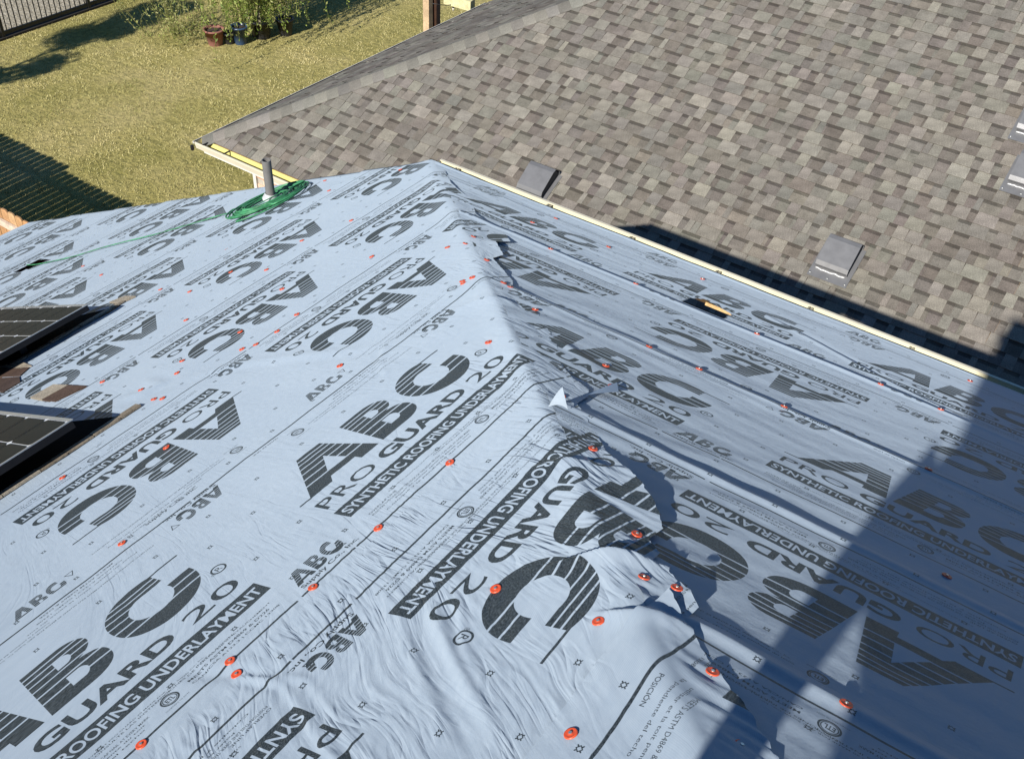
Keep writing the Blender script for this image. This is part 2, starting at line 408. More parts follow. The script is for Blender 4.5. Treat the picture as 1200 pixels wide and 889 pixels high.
def grassmat(name, a, b_, c_):
    m, n, b = mat(name); tc = N_(n, 'ShaderNodeTexCoord').outputs['Object']
    f = noise(n, tc, .55, 5, .65); g = noise(n, tc, 9, 4, .75); k = noise(n, tc, 60, 2, .7)
    c = ramp(n, f, [(.32, tuple(1.35 * q for q in a)), (.5, tuple(1.35 * q for q in b_)), (.68, tuple(1.35 * q for q in c_))])
    c = mixc(n, 1., c, ramp(n, g, [(.3, (.58, .60, .55)), (.68, (1.3, 1.25, 1.2))]), 'MULTIPLY')
    c = mixc(n, 1., c, ramp(n, k, [(.3, (.75,) * 3), (.7, (1.25,) * 3)]), 'MULTIPLY')
    n.links.new(c, b.inputs['Base Color']); b.inputs['Roughness'].default_value = .95; b.inputs['Specular IOR Level'].default_value = .1
    bump(n, b, g, .9, .05)
    return m
M_lawn = grassmat('lawn_thatch', (.19, .175, .058), (.255, .225, .088), (.31, .265, .125))
def blademat():
    m, n, b = mat('grass_blades'); at = N_(n, 'ShaderNodeAttribute', attribute_name='tone').outputs['Color']
    n.links.new(at, b.inputs['Base Color']); b.inputs['Roughness'].default_value = .8; b.inputs['Specular IOR Level'].default_value = .15
    return m
M_blade = blademat()
def leafmat():
    m, n, b = mat('leaves'); at = N_(n, 'ShaderNodeAttribute', attribute_name='tone').outputs['Color']
    n.links.new(at, b.inputs['Base Color']); b.inputs['Roughness'].default_value = .6
    t = N_(n, 'ShaderNodeBsdfTranslucent'); n.links.new(at, t.inputs[0]); mx = N_(n, 'ShaderNodeMixShader', inp={0: .3})
    n.links.new(b.outputs[0], mx.inputs[1]); n.links.new(t.outputs[0], mx.inputs[2]); n.links.new(mx.outputs[0], n.nodes['Material Output'].inputs[0])
    return m
M_leaf = leafmat()
M_bark = simple('bark', (.22, .18, .13), .9, var=.3, scale=20, bmp=.01)
def gravelmat():
    m, n, b = mat('gravel_field'); tc = N_(n, 'ShaderNodeTexCoord').outputs['Object']
    c = ramp(n, noise(n, tc, 14, 4, .75), [(.3, (.14, .12, .08)), (.5, (.34, .30, .22)), (.7, (.52, .47, .38))])
    n.links.new(c, b.inputs['Base Color']); b.inputs['Roughness'].default_value = .95; bump(n, b, noise(n, tc, 18, 3), 1, .04)
    return m
M_gravel = gravelmat()

# ------------------------------------------------------------------ ground
g = MB(); n_ = 60
xs = np.linspace(-80, 80, 33); ys = np.linspace(-80, 80, 33)
for i in range(32):
    for j in range(32): g.poly([(xs[i], ys[j], 0), (xs[i + 1], ys[j], 0), (xs[i + 1], ys[j + 1], 0), (xs[i], ys[j + 1], 0)])
tag(g.build('lawn_ground', M_lawn), kind='structure')
g = MB(); g.poly([(-80, -20, .006), (-19.75, -20, .006), (-19.75, 79, .006), (-80, 79, .006)])
tag(g.build('gravel_field', M_gravel), kind='structure')

def grass():
    n = 120000
    # denser where it shows
    x = RNG.uniform(-19.7, -8.6, n); y = 5.9 + RNG.beta(1.1, 1.2, n) * 13.5
    cl = gnoise(x * 2.2, y * 2.2, 5) + .6 * gnoise(x * 7, y * 7, 9)
    keep = cl + RNG.uniform(-.6, .6, n) > -.25; x = x[keep]; y = y[keep]; cl = cl[keep]; n = len(x)
    h = RNG.uniform(.012, .034, n) * (1 + .5 * np.clip(cl, -.5, 1)); a = RNG.uniform(0, 2 * math.pi, n); w = RNG.uniform(.004, .009, n)
    lean = RNG.uniform(.3, 1.3, n) * h; la = RNG.uniform(0, 2 * math.pi, n)
    V = np.zeros((n, 3, 3)); V[:, 0] = np.stack([x - np.cos(a) * w, y - np.sin(a) * w, np.zeros(n)], 1); V[:, 1] = np.stack([x + np.cos(a) * w, y + np.sin(a) * w, np.zeros(n)], 1)
    V[:, 2] = np.stack([x + np.cos(la) * lean, y + np.sin(la) * lean, h], 1)
    t = np.clip(.5 + .45 * fbm(x * .6, y * .6, 3) + RNG.uniform(-.16, .16, n), 0, 1)[:, None]
    col = np.array([.25, .25, .075]) * (1 - t) + np.array([.62, .54, .28]) * t
    me = mesh_np('grass', V.reshape(-1, 3), np.arange(n * 3).reshape(-1, 3)); at = me.attributes.new('tone', 'FLOAT_COLOR', 'POINT')
    c4 = np.ones((n, 3, 4), np.float32); c4[..., :3] = col[:, None, :]; at.data.foreach_set('color', c4.ravel())
    me.materials.append(M_blade); o = bpy.data.objects.new('grass', me); link(o); tag(o, 'short dry yellow green grass on the lawn', 'grass', kind='stuff')
def mesh_np(name, V, F):
    me = bpy.data.meshes.new(name); V = np.ascontiguousarray(V, np.float32); F = np.ascontiguousarray(F, np.int32); k = F.shape[1]
    me.vertices.add(len(V)); me.vertices.foreach_set('co', V.ravel()); me.loops.add(F.size); me.loops.foreach_set('vertex_index', F.ravel())
    me.polygons.add(len(F)); me.polygons.foreach_set('loop_start', np.arange(0, F.size, k, dtype=np.int32)); me.polygons.foreach_set('loop_total', np.full(len(F), k, np.int32))
    me.update(calc_edges=True); return me
grass()

# ------------------------------------------------------------------ our house: deck, walls, gutter, rake
house = empty('reroofed_house', tuple(Cc + Up - np.array([-3, 4, 5.5])), 'house whose whole roof is stripped and covered in blue grey underlayment', 'house')
XE = 3.2; UE = -10.12
HOLE_A = [(3.30, -8.02), (3.52, -7.98), (3.50, -7.80), (3.34, -7.84)]
HOLE_B = [(-1.532, -4.534), (-1.545, -4.669), (-1.505, -4.765), (-1.338, -4.69), (-1.318, -4.55), (-1.325, -4.534)]
def in_hole(px_, py_, poly): return inpoly(np.array([px_]), np.array([py_]), poly)[0]
d = MB()
def deck_grid(d, P, us, vs_lo, vs_hi, hole, n=40):
    for i in range(len(us) - 1):
        lo0, lo1, hi0, hi1 = vs_lo(us[i]), vs_lo(us[i + 1]), vs_hi(us[i]), vs_hi(us[i + 1])
        for j in range(n):
            a0 = lo0 + (hi0 - lo0) * j / n; a1 = lo0 + (hi0 - lo0) * (j + 1) / n; b0 = lo1 + (hi1 - lo1) * j / n; b1 = lo1 + (hi1 - lo1) * (j + 1) / n
            cu = (us[i] + us[i + 1]) / 2; cv = (a0 + a1 + b0 + b1) / 4
            if hole and abs(cu - hole[1]) < hole[3] and abs(cv - hole[0]) < hole[2]: continue
            d.poly([P(a0, us[i], -.012), P(a1, us[i], -.012), P(b1, us[i + 1], -.012), P(b0, us[i + 1], -.012)])
us = [UE + .15 * k for k in range(37)]; us = [u for u in us if u < U0] + [U0]
deck_grid(d, PA, us, lambda u: -4., lambda u: Cc[1], (3.42, -7.90, .20, .20), 60)
us = list(np.linspace(U0, 1.2, 40)); deck_grid(d, PA, us, lambda u: -4., lambda u: YhA(u) - .01, None, 8)
us = list(np.linspace(W0, 1.6, 60)); deck_grid(d, PB, us, lambda w: XhB(w) + .01, lambda w: XE, (-1.43, -4.63, .22, .14), 60)
d.build('roof_deck', M_deck, house)
# plywood rims of the two cut-outs
r_ = MB()
r_.box(VB(-1.49, -4.768, -.020), tuple(xB * .165), tuple(uB * .006), tuple(nB * .016))
M_ply = simple('raw_plywood_edge', (.50, .33, .15), .8, var=.3, scale=60)
r_.build('plywood_rim', M_ply, house)
# closed attic box and walls
zc = Cc[2] + ZG
w = MB(); wy = Cc[1] - .25; wx = -8.35
def wallpoly(P): w.poly(P)
low = PA(0, UE + .4, -.25)[2]
w.poly([(wx, wy, 0), (XE - .3, wy, 0), (XE - .3, wy, zc - .35), (Cc[0] - .1, wy, zc - .35), (wx, wy, low)])
w.poly([(wx, -4, 0), (wx, wy, 0), (wx, wy, low), (wx, -4, low)])
w.poly([(XE - .3, -4, 0), (XE - .3, wy, 0), (XE - .3, wy, zc - .2), (XE - .3, -4, zc + 2.5)])
w.poly([(wx, -4, 0), (XE - .3, -4, 0), (XE - .3, -4, zc + 2.9), (1.2, -4, zc + 3.2), (wx, -4, low)])
w.build('brick_wall', simple('red_brick_wall_far', (.34, .20, .13), .9, var=.25, scale=30), house)
ch = MB(); ch.cbox((.112, -1.6, ZG - 1.9), (2.9, -.82, ZG + .62)); ch.cbox((.09, -1.64, ZG + .62), (2.94, -.80, ZG + .69)); ch.build('added_shadow_block', simple('shadow_block_brick', (.34, .20, .13), .9, var=.25, scale=30), house)  # unseen brick block, added to cast the shadow right of the legs
# gutter on the right eave: trough with lip and hangers
M_hang = simple('dull_hanger_strap', (.30, .28, .20), .5)
gt = MB(); gy0 = Cc[1] + .008; gz = zc - .015; gx0 = Cc[0] + .0; gx1 = XE
def trough(m, x0, x1, y0, z, wid=.088, dep=.06):
    prof = [(0, .004), (0, -dep), (.02, -dep - .006), (wid - .02, -dep - .006), (wid, -.015), (wid, 0), (wid - .016, .001), (wid - .016, -.006)]
    for k in range(len(prof) - 1):
        (a, b_), (c, e) = prof[k], prof[k + 1]
        m.poly([(x0, y0 + a, z + b_), (x1, y0 + a, z + b_), (x1, y0 + c, z + e), (x0, y0 + c, z + e)], 0 if k < 4 else 1)
    for x in (x0, x1): m.poly([(x, y0 + a, z + b_) for a, b_ in prof[:6]], 1)
trough(gt, gx0, gx1, gy0, gz)
gut = gt.build('gutter', [M_gutter, M_cream], house)
for x in [-3.518, -2.834, -2.271, -1.725, -1.186, -0.641, -.05, .55, 1.15, 1.75]:
    h_ = MB(); h_.cbox((x - .007, gy0 - .004, gz - .014), (x + .007, gy0 + .074, gz - .009)); h_.cbox((x - .020, gy0 + .012, gz - .025), (x - .010, gy0 + .066, gz - .004))
    h_.build('gutter_hanger', M_hang, gut)
# eave edge at the lower left and rake board
rk = MB()
rk.box(VA(Cc[1] - .02, UE, -.16), tuple(yA * .03), tuple(uA * (U0 - UE)), tuple(nA * .14)); rk.build('rake_board', M_cream, house)
ev = MB(); ev.box(VA(-4, UE - .03, -.14), tuple(yA * (Cc[1] + 4.03)), tuple(uA * .03), tuple(nA * .135)); ev.build('eave_fascia', M_dark, house)

# ------------------------------------------------------------------ underlayment strips
CUT_B = [(-3.61, -5.50), (-3.50, -5.38), (-3.22, -5.05), (-3.06, -4.93), (-2.93, -4.85), (-2.72, -4.56), (-2.56, -4.45), (-2.40, -4.36), (-2.30, -4.24), (-2.33, -4.14), (-2.18, -3.98), (-2.16, -3.86), (-2.02, -3.74), (-1.93, -3.66), (-1.86, -3.54), (-1.78, -3.49), (-1.63, -3.37), (-1.44, -3.16),
         (-1.316, -2.975), (-1.229, -2.893), (-1.150, -2.857), (-1.12, -2.80), (-1.105, -2.693), (-.996, -2.581), (-.932, -2.514), (-.889, -2.457), (-.85, -2.431), (-.74, -2.344), (-.64, -2.244), (-.567, -2.13), (-.60, -2.10), (-.535, -2.055), (-.56, -2.03), (-.488, -2.014), (-.505, -1.995),
         (-.44, -1.95), (-.392, -1.90), (-.318, -1.805), (-.235, -1.735), (-.27, -1.64), (-.36, -1.63)]
CUT_S = [(-.60, -2.02), (-.42, -1.86), (-.27, -1.72), (-.13, -1.60), (0., -1.48), (.3, -1.2), (.7, -.7), (1.3, .2)]
def cutfn(pts):
    ts = sorted([devB(x, w_) for x, w_ in pts], key=lambda q: q[0]); T = np.array([q[0] for q in ts]); S = np.array([q[1] for q in ts])
    return lambda tau: np.interp(tau, T, S)
cut_main = cutfn(CUT_B); cut_near = cutfn(CUT_S)
def seg_dist(Y, U, pts):
    """signed distance to a polyline and parameter along it"""
    best = np.full(np.shape(Y), 1e9); sg = np.zeros(np.shape(Y)); par = np.zeros(np.shape(Y)); n = len(pts) - 1
    for i in range(n):
        x1, y1 = pts[i]; x2, y2 = pts[i + 1]; dx, dy = x2 - x1, y2 - y1; L = math.hypot(dx, dy)
        t = np.clip(((Y - x1) * dx + (U - y1) * dy) / L / L, 0, 1); ex = Y - x1 - t * dx; ey = U - y1 - t * dy; dd = np.hypot(ex, ey)
        m = dd < best; best = np.where(m, dd, best); sg = np.where(m, np.sign(ex * dy - ey * dx), sg); par = np.where(m, (i + t) / n, par)
    return best * sg, par
CREASES = [([(1.14, -1.66), (1.03, -1.50), (.94, -1.36), (.85, -1.20)], .016, .008), ([(1.10, -1.70), (.97, -1.50), (.88, -1.36), (.80, -1.22)], .014, -.005), ([(1.20, -1.62), (1.03, -1.45), (.93, -1.28)], .010, .0035),
           ([(.80, -1.97), (.82, -1.80), (.72, -1.55), (.66, -1.30)], .009, .0028), ([(.83, -1.92), (.85, -1.75), (.75, -1.5), (.70, -1.25)], .011, .0024),
           ([(.62, -1.95), (.60, -1.75), (.52, -1.5)], .010, .0026), ([(2.33, -2.92), (2.15, -2.8), (2.02, -2.62)], .014, .003), ([(1.95, -3.9), (2.12, -3.55), (2.2, -3.2), (2.28, -2.85)], .03, .005),
           ([(1.80, -4.05), (1.86, -3.95), (1.93, -3.93), (1.96, -4.1)], .03, .008), ([(.86, -1.80), (.80, -1.98), (.76, -2.15)], .02, -.004), ([(.80, -1.96), (.83, -1.80)], .012, .004)]
def crease_coord(Y, U):
    a = .12 + .42 * np.exp(-((Y - .85) / .45) ** 2)
    return Y + a * (U + 1.6) + .045 * gnoise(Y * 3, U * 3, 21) + .012 * gnoise(Y * 9, U * 7, 22)
def offA(Y, U, v):
    tau, s = devA(Y, U)
    near = np.exp(-((Y - .6) / 1.6) ** 2) * np.exp(-((U + 1.6) / .9) ** 2) * (1 - .9 * sstep(-1.19, -1.13, U))
    o = .0045 + .0065 * (1 - v) + .012 * sstep(-1.20, -1.10, U) * (U > -1.1485) * np.exp(-((U + 1.148) / .12) ** 2) * (v < .5)
    o = o + .0045 * gnoise(Y * 1.3, U * 1.6, 3) * (.4 + .6 * sstep(-3.4, -1.2, U)) + .0022 * gnoise(Y * 5, U * 3.5, 8)
    # gathers: long soft ridges running up the slope, stronger by the hip
    hipz = np.exp(-((s + .15) / .55) ** 2)
    wx_ = crease_coord(Y, U)
    r = gnoise(wx_ * 21, U * 2.1, 30); r2 = gnoise(wx_ * 42 + 3, U * 3.4, 31); r3 = gnoise(wx_ * 9, U * 1.5, 37)
    amp = .10 + .55 * hipz * sstep(-4.5, -2, U) + .62 * near
    mod = .15 + .85 * sstep(-.2, .5, gnoise(Y * 2.3, U * 2.1, 44) + .4 * gnoise(Y * 6, U * 4, 45))
    o = o + amp * mod * (.0017 * (1 - np.minimum(np.abs(r) * 3.4, 1.)) + .0007 * (1 - np.abs(r)) + .0004 * r2) + .0026 * (1 - np.abs(r3) * 2) * (.20 + .12 * near)
    for pts, wd, h in CREASES:
        dd, p = seg_dist(Y, U, pts); o = o + h * np.exp(-(dd / wd) ** 2) * np.clip(np.sin(np.pi * np.clip(p, .02, .98)) * 1.6, 0, 1) - .5 * h * np.exp(-((dd + wd * 1.7) / wd) ** 2) * np.sin(np.pi * p)
    # hip crest, roughly rounded and ridged
    o = o + (.010 + .005 * gnoise(tau * 1.7, tau * 0 + .3, 12)) * np.exp(-(s / .06) ** 2)
    o = o + .006 * np.exp(-((s + .10) / .08) ** 2) * gnoise(tau * 4.5, s * 3, 14)
    return o
def liftB(tau, s, sc):
    q = np.clip(s / np.maximum(sc, .03), 0, 1.2)
    wv = .5 + .5 * np.clip(gnoise(tau * 4.3, tau * 0 + .7, 51) * 1.6, -1, 1)
    tooth = np.exp(-((tau + 4.33) / .15) ** 2) * .024 + np.exp(-((tau + 4.80) / .07) ** 2) * .018 + np.exp(-((tau + 2.0) / .25) ** 2) * .010 + np.exp(-((tau + 5.15) / .10) ** 2) * .012
    l = .004 * sstep(0, .4, q) + q * q * (.0 + .005 * wv + tooth)
    k = (gnoise(s * 26 + tau * 22, tau * 3 - s * 3, 61)); k2 = gnoise(s * 55 + tau * 50, tau * 5 - s * 4, 62)
    nearf = (1 - sstep(-4.7, -3.7, tau)) * .75 + .20
    return l + sstep(.0, .3, q) * nearf * (.0030 * (1 - 2 * np.abs(k)) + .0014 * k2)
def softp(s, w=.028): return w * np.log1p(np.exp(np.clip(s / w, -40, 40)))
PLEATS = [([(1.30, -1.44), (1.345, -1.37), (1.385, -1.30), (1.407, -1.24), (1.45, -1.14)], .007, .020), ([(1.20, -1.25), (1.22, -1.17), (1.25, -1.08), (1.26, -1.0)], .008, .012), ([(2.52, -2.78), (2.60, -2.68), (2.68, -2.56)], .010, .012), ([(1.62, -1.75), (1.70, -1.62), (1.78, -1.5)], .012, .010)]
def wrapA(Y, U, v, cut):
    tau, s = devA(Y, U); sp = softp(s, .012); dsp = 1 / (1 + np.exp(-np.clip(s / .012, -40, 40)))
    sc = cut(tau); off = offA(Y, U, v) * (1 - .75 * dsp) + np.where(s > 0, liftB(tau, np.maximum(s, 0), sc), 0)
    for pts, wd, h in PLEATS:
        dd, p = seg_dist(Y, U, pts); e = np.sin(np.pi * np.clip(p, .001, .999)) ** .7; off = off + h * np.where(dd > 0, np.exp(-(dd / wd) ** 2), np.exp(-(dd / (wd * 4)) ** 2)) * e
    nn = (1 - dsp)[..., None] * nA + dsp[..., None] * nB; nn /= np.linalg.norm(nn, axis=-1, keepdims=True)
    onhip = U > U0 - .15
    spx = np.where(onhip, sp, 0); nnx = np.where(onhip[..., None], nn, nA)
    P = Cc + Up + tau[..., None] * hip + (s - spx)[..., None] * aP + spx[..., None] * bP + off[..., None] * nnx
    # drape over the rake edge
    ex = np.maximum(Y - (Cc[1] + .018), 0) * (~onhip | (s < 0))
    P[..., 1] -= ex * .92; P[..., 2] -= ex * .95
    return P, tau, s
def strip_A(Ub, Ut, Yn, orient, t0, ph, label, cut, res=1.0, sc_t=1.0):
    tfun = (lambda U: (U - t0)) if orient < 0 else (lambda U: (-U - t0))
    sfun = (lambda Y: (ph - Y)) if orient < 0 else (lambda Y: (Y - ph))
    du = .0065 * res; nu = int((Ut - Ub) / du) + 1; Uv = np.linspace(Ub, Ut, nu)
    # Y stations: fine near the camera, coarser away
    Ys = [Yn]
    while Ys[-1] < 4.9: y = Ys[-1]; Ys.append(y + res * (.030 if y < -.2 else .0062 if y < 1.9 else .009 if y < 3 else .014))
    Ys = np.array(Ys); ny = len(Ys)
    Ye = np.empty(nu)
    yy = np.linspace(-3.5, 5.2, 1800)
    for i, U in enumerate(Uv):
        if U > U0:
            tau, s = devA(yy, np.full_like(yy, U)); bad = np.nonzero((s > cut(tau)))[0]; Ye[i] = yy[bad[0]] if len(bad) else 5.0
        else: Ye[i] = Cc[1] + .05 + .014 * gnoise(U * 7, .5, 77) + .02 * (gnoise(U * 2.3, .2, 78) > .1)
    YY, UU = np.meshgrid(Ys, Uv); YC = np.minimum(YY, Ye[:, None])
    v = np.clip((UU - Ub) / (Ut - Ub), 0, 1)
    P, tau, s = wrapA(YC, UU, v, cut)
    idx = np.arange(nu * ny).reshape(nu, ny)
    a, b_, c, e = idx[:-1, :-1], idx[:-1, 1:], idx[1:, 1:], idx[1:, :-1]
    ok = (YY[:-1, :-1] < Ye[:-1, None]) | (YY[1:, :-1] < Ye[1:, None])
    cy = (YC[:-1, :-1] + YC[:-1, 1:]) / 2; cu = (UU[:-1, :-1] + UU[1:, :-1]) / 2
    if Ub < -7 and Ut > -8.1: ok &= ~inpoly(cy, cu, HOLE_A)
    if orient is not None: F = np.stack([a, b_, c, e], -1)[ok]
    used = np.zeros(nu * ny, bool); used[F.ravel()] = True; mp = np.cumsum(used) - 1
    F = mp[F][:, ::-1]; V = P.reshape(-1, 3)[used]
    me = mesh_np('underlayment_strip', V, F)
    Y1 = YC.ravel()[used]; U1 = UU.ravel()[used]
    t = tfun(U1) * sc_t; S = sfun(Y1)
    put_uv(me, F, S / PER, (t - T0) / (T1 - T0), crease_coord(Y1, U1), U1)
    ta, s1 = devA(Y1, U1); wr = .25 + .75 * np.exp(-((s1 + .1) / .5) ** 2) * sstep(-4.5, -1.5, U1) + .9 * np.exp(-((Y1 - .7) / .9) ** 2) * sstep(-2.05, -1.9, U1)
    wr = wr * (1 - .85 * sstep(-1.19, -1.13, U1))
    at = me.attributes.new('wr', 'FLOAT', 'POINT'); at.data.foreach_set('value', np.clip(wr, 0, 1.2).astype(np.float32))
    me.materials.append(M_sheet2 if Ub == -1.148 else M_sheet); me.polygons.foreach_set('use_smooth', np.ones(len(F), bool))
    o = bpy.data.objects.new('underlayment_strip', me); link(o); tag(o, label, 'roofing underlayment', 'underlayment strips on the left slope'); return o
def put_uv(me, F, u, v, fx, fy):
    l1 = me.uv_layers.new(name='print'); l2 = me.uv_layers.new(name='flat'); Fr = F.ravel()
    a = np.stack([u[Fr], v[Fr]], 1).astype(np.float32); l1.data.foreach_set('uv', a.ravel())
    b_ = np.stack([fx[Fr], fy[Fr]], 1).astype(np.float32); l2.data.foreach_set('uv', b_.ravel())
LA = [(-.35, 1.15, -3, -1, -.30, .4, 'underlayment strip nearest the ridge, behind the camera side of the left slope', cut_near, 5),
      (-1.148, -.25, -3, -1, -1.085, .815, 'smooth underlayment strip in the bottom foreground, lapped over the wrinkled one', cut_near, 1.3),
      (-1.975, -1.08, -1.2, -1, -1.895, .78, 'heavily wrinkled underlayment strip folded over the hip, with upside down lettering in the foreground', cut_main, 1.),
      (-2.885, -1.90, -1.2, 1, 1.965, 1.357, 'underlayment strip with the upright readable lettering, left of the hip', cut_main, 1.),
      (-3.705, -2.80, -1.2, -1, -3.722, 1.915, 'underlayment strip running along the front solar panel, lettering upside down', cut_main, 1.5),
      (-4.530, -3.62, -1.2, -1, -4.488, 3.0, 'underlayment strip passing just above the tan shingle scraps beside the solar panels', cut_main, 2.),
      (-5.335, -4.42, -1.2, -1, -5.285, 3.761, 'underlayment strip that reaches the rake just left of the hip corner', cut_main, 2.4),
      (-6.125, -5.25, -1.2, -1, -6.065, 3.334, 'underlayment strip under the coiled green hose', cut_main, 2.8),
      (-6.935, -6.02, -1.2, -1, -6.87, 3.12, 'underlayment strip below the coiled hose, crossing behind the rear solar panel', cut_main, 3),
      (-7.720, -6.85, -1., -1, -7.60, 3.52, 'underlayment strip third up from the low eave', cut_main, 3),
      (-8.520, -7.62, -1., -1, -8.40, 3.9, 'underlayment strip with the dark cut opening crossed by the hose end', cut_main, 3),
      (-9.320, -8.42, -1., -1, -9.22, 3.3, 'underlayment strip second up from the low eave', cut_main, 3),
      (-10.15, -9.22, -1., -1, -10.03, 3.7, 'lowest underlayment strip along the low eave at far left', cut_main, 3)]
for Ub, Ut, Yn, orr, t0, ph, lab, ct, rs in LA: strip_A(Ub, Ut, Yn, orr, t0, ph, lab, ct, rs)

def offB(X, W, v, Wb):
    o = .003 + .005 * (1 - v)
    dw = W - Wb
    lipn = .72 + .5 * gnoise(X * 1.1, W * 0 + Wb * 7, 91)
    o = o + .0085 * lipn * np.exp(-((dw - .034) / .020) ** 2) + .002 * np.exp(-((dw - .10) / .05) ** 2)
    tau, s = devB(X, W); nr = np.exp(-s / .9)
    wv = W + .10 * gnoise(X * 1.1, W * 1.2, 71) + .10 * X * 0
    o = o + .0020 * gnoise(X * .9, wv * 9, 72) * (.35 + nr) + .0011 * gnoise(X * 1.6 + 4, wv * 19, 73) * (.3 + nr) + .004 * gnoise(X * .8, W * 1.1, 74)
    # diagonal ripples fanning out from the hip
    q = X * .75 + W * .66
    o = o + .0026 * gnoise(q * 9, (X - W) * 1.1, 75) * (nr + .15) + .0012 * gnoise(q * 3.1 + W * 2, (X - W) * .7, 76)
    # long diagonal fold on the lowest strip
    dd, p = seg_dist(X, W, [(-1.32, -4.98), (-.95, -4.80), (-.60, -4.62), (-.2, -4.52)]); o = o + .006 * np.exp(-(dd / .022) ** 2) * np.sin(np.pi * p) ** .5 - .004 * np.exp(-((dd - .05) / .03) ** 2) * np.sin(np.pi * p)
    dd, p = seg_dist(X, W, [(-1.93, -3.36), (-1.6, -3.22), (-1.25, -3.12)]); o = o + .012 * sstep(.10, .22, s) * np.exp(-(dd / .035) ** 2) * np.clip(np.sin(np.pi * p), 0, 1) ** .7
    return o
def strip_B(Wb, Wt, orient, t0, ph, label, k=.92, ks=.98, res=1.0):
    du = .0075 * res; nu = int((Wt - Wb) / du) + 1; Wv = np.linspace(Wb, Wt, nu)
    rel = [0.]
    while rel[-1] < 6.6: y = rel[-1]; rel.append(y + res * (.012 if y < 1.7 else .03))
    rel = np.array(rel); XX = XhB(Wv)[:, None] + .012 + rel[None, :]; WW = np.repeat(Wv[:, None], len(rel), 1)
    m = XX[:, :-1] < XE
    XC = np.minimum(XX, XE); v = (WW - Wb) / (Wt - Wb)
    P = PB(XC, WW, offB(XC, WW, v, Wb))
    nu, nx = XX.shape; idx = np.arange(nu * nx).reshape(nu, nx)
    a, b_, c, e = idx[:-1, :-1], idx[:-1, 1:], idx[1:, 1:], idx[1:, :-1]
    ok = m[:-1] | m[1:]; cx = (XC[:-1, :-1] + XC[:-1, 1:]) / 2; cw = (WW[:-1, :-1] + WW[1:, :-1]) / 2
    ok &= ~inpoly(cx, cw, HOLE_B)
    F = np.stack([a, b_, c, e], -1)[ok]; used = np.zeros(nu * nx, bool); used[F.ravel()] = True; mp = np.cumsum(used) - 1; F = mp[F]
    me = mesh_np('underlayment_strip', P.reshape(-1, 3)[used], F); X1 = XC.ravel()[used]; W1 = WW.ravel()[used]
    t = ((W1 - t0) if orient < 0 else (-W1 - t0)) / k; S = ((ph - X1) if orient < 0 else (X1 - ph)) / ks
    put_uv(me, F, S / PER, (t - T0) / (T1 - T0), W1 * 1.0, X1)
    at = me.attributes.new('wr', 'FLOAT', 'POINT'); at.data.foreach_set('value', np.full(len(X1), .07, np.float32))
    me.materials.append(M_sheet3 if Wb == -1.905 else M_sheet); me.polygons.foreach_set('use_smooth', np.ones(len(F), bool))
    o = bpy.data.objects.new('underlayment_strip', me); link(o); tag(o, label, 'roofing underlayment', 'underlayment strips on the right slope')
strip_B(-5.497, -4.40, 1, 4.462, -1.884, 'underlayment strip along the yellow gutter, with the plywood edged cut-out')
strip_B(-4.49, -3.50, -1, -4.352, -.555, 'right slope strip between the plywood edged cut-out and the middle lap')
strip_B(-3.60, -2.60, 1, 2.773, -.585, 'right slope strip with upright lettering, edge draped across the middle')
strip_B(-2.68, -1.80, -1, -2.652, .19, 'right slope strip with big upside down lettering beside the ragged hip edge')
strip_B(-1.905, -1.0, -1, -1.87, .405, 'right slope strip at the bottom right corner, mostly in shadow', res=1.2)
strip_B(-1.08, -.1, 1, 1.0, .2, 'right slope strip nearest the ridge, out of the picture below', res=3)
strip_B(-.15, 1.5, -1, -.1, .2, 'ridge strip of the right slope behind the camera', res=4)

# torn corner flaps at the hip
FBL, FBR, FTP = [Up + .985 * np.array(q) for q in ((-1.1444, 1.9430, -1.9878), (-1.1074, 1.9922, -2.0120), (-1.1300, 1.9890, -1.9370))]
def flap(pts, label, d):
    m = MB(); n = 8; a, b_, c = [np.array(p) for p in pts]
    for i in range(n):
        for j in range(n - i):
            def q(i, j):
                u = i / n; v = j / n; p = a + (b_ - a) * u + (c - a) * v; return p + nB * d * math.sin(math.pi * min(1, u + v)) * .5
            m.poly([q(i, j), q(i + 1, j), q(i, j + 1)], smooth=True)
            if j < n - i - 1: m.poly([q(i + 1, j), q(i + 1, j + 1), q(i, j + 1)], smooth=True)
    o = m.build('torn_underlayment_scrap', simple('bare_sheet_scrap', (.50, .58, .66), .5, var=.06, scale=30), origin=tuple(a)); tag(o, label, 'underlayment scrap')
flap([FBL, FBR, FTP], 'small white torn corner of underlayment standing up at the hip', .02)
flap([PB(-1.115, -2.765, .022), PB(-1.085, -2.94, .016), PB(-1.13, -3.02, .016)], 'flat pale triangle of underlayment with a cap nail beside the torn corner', .004)

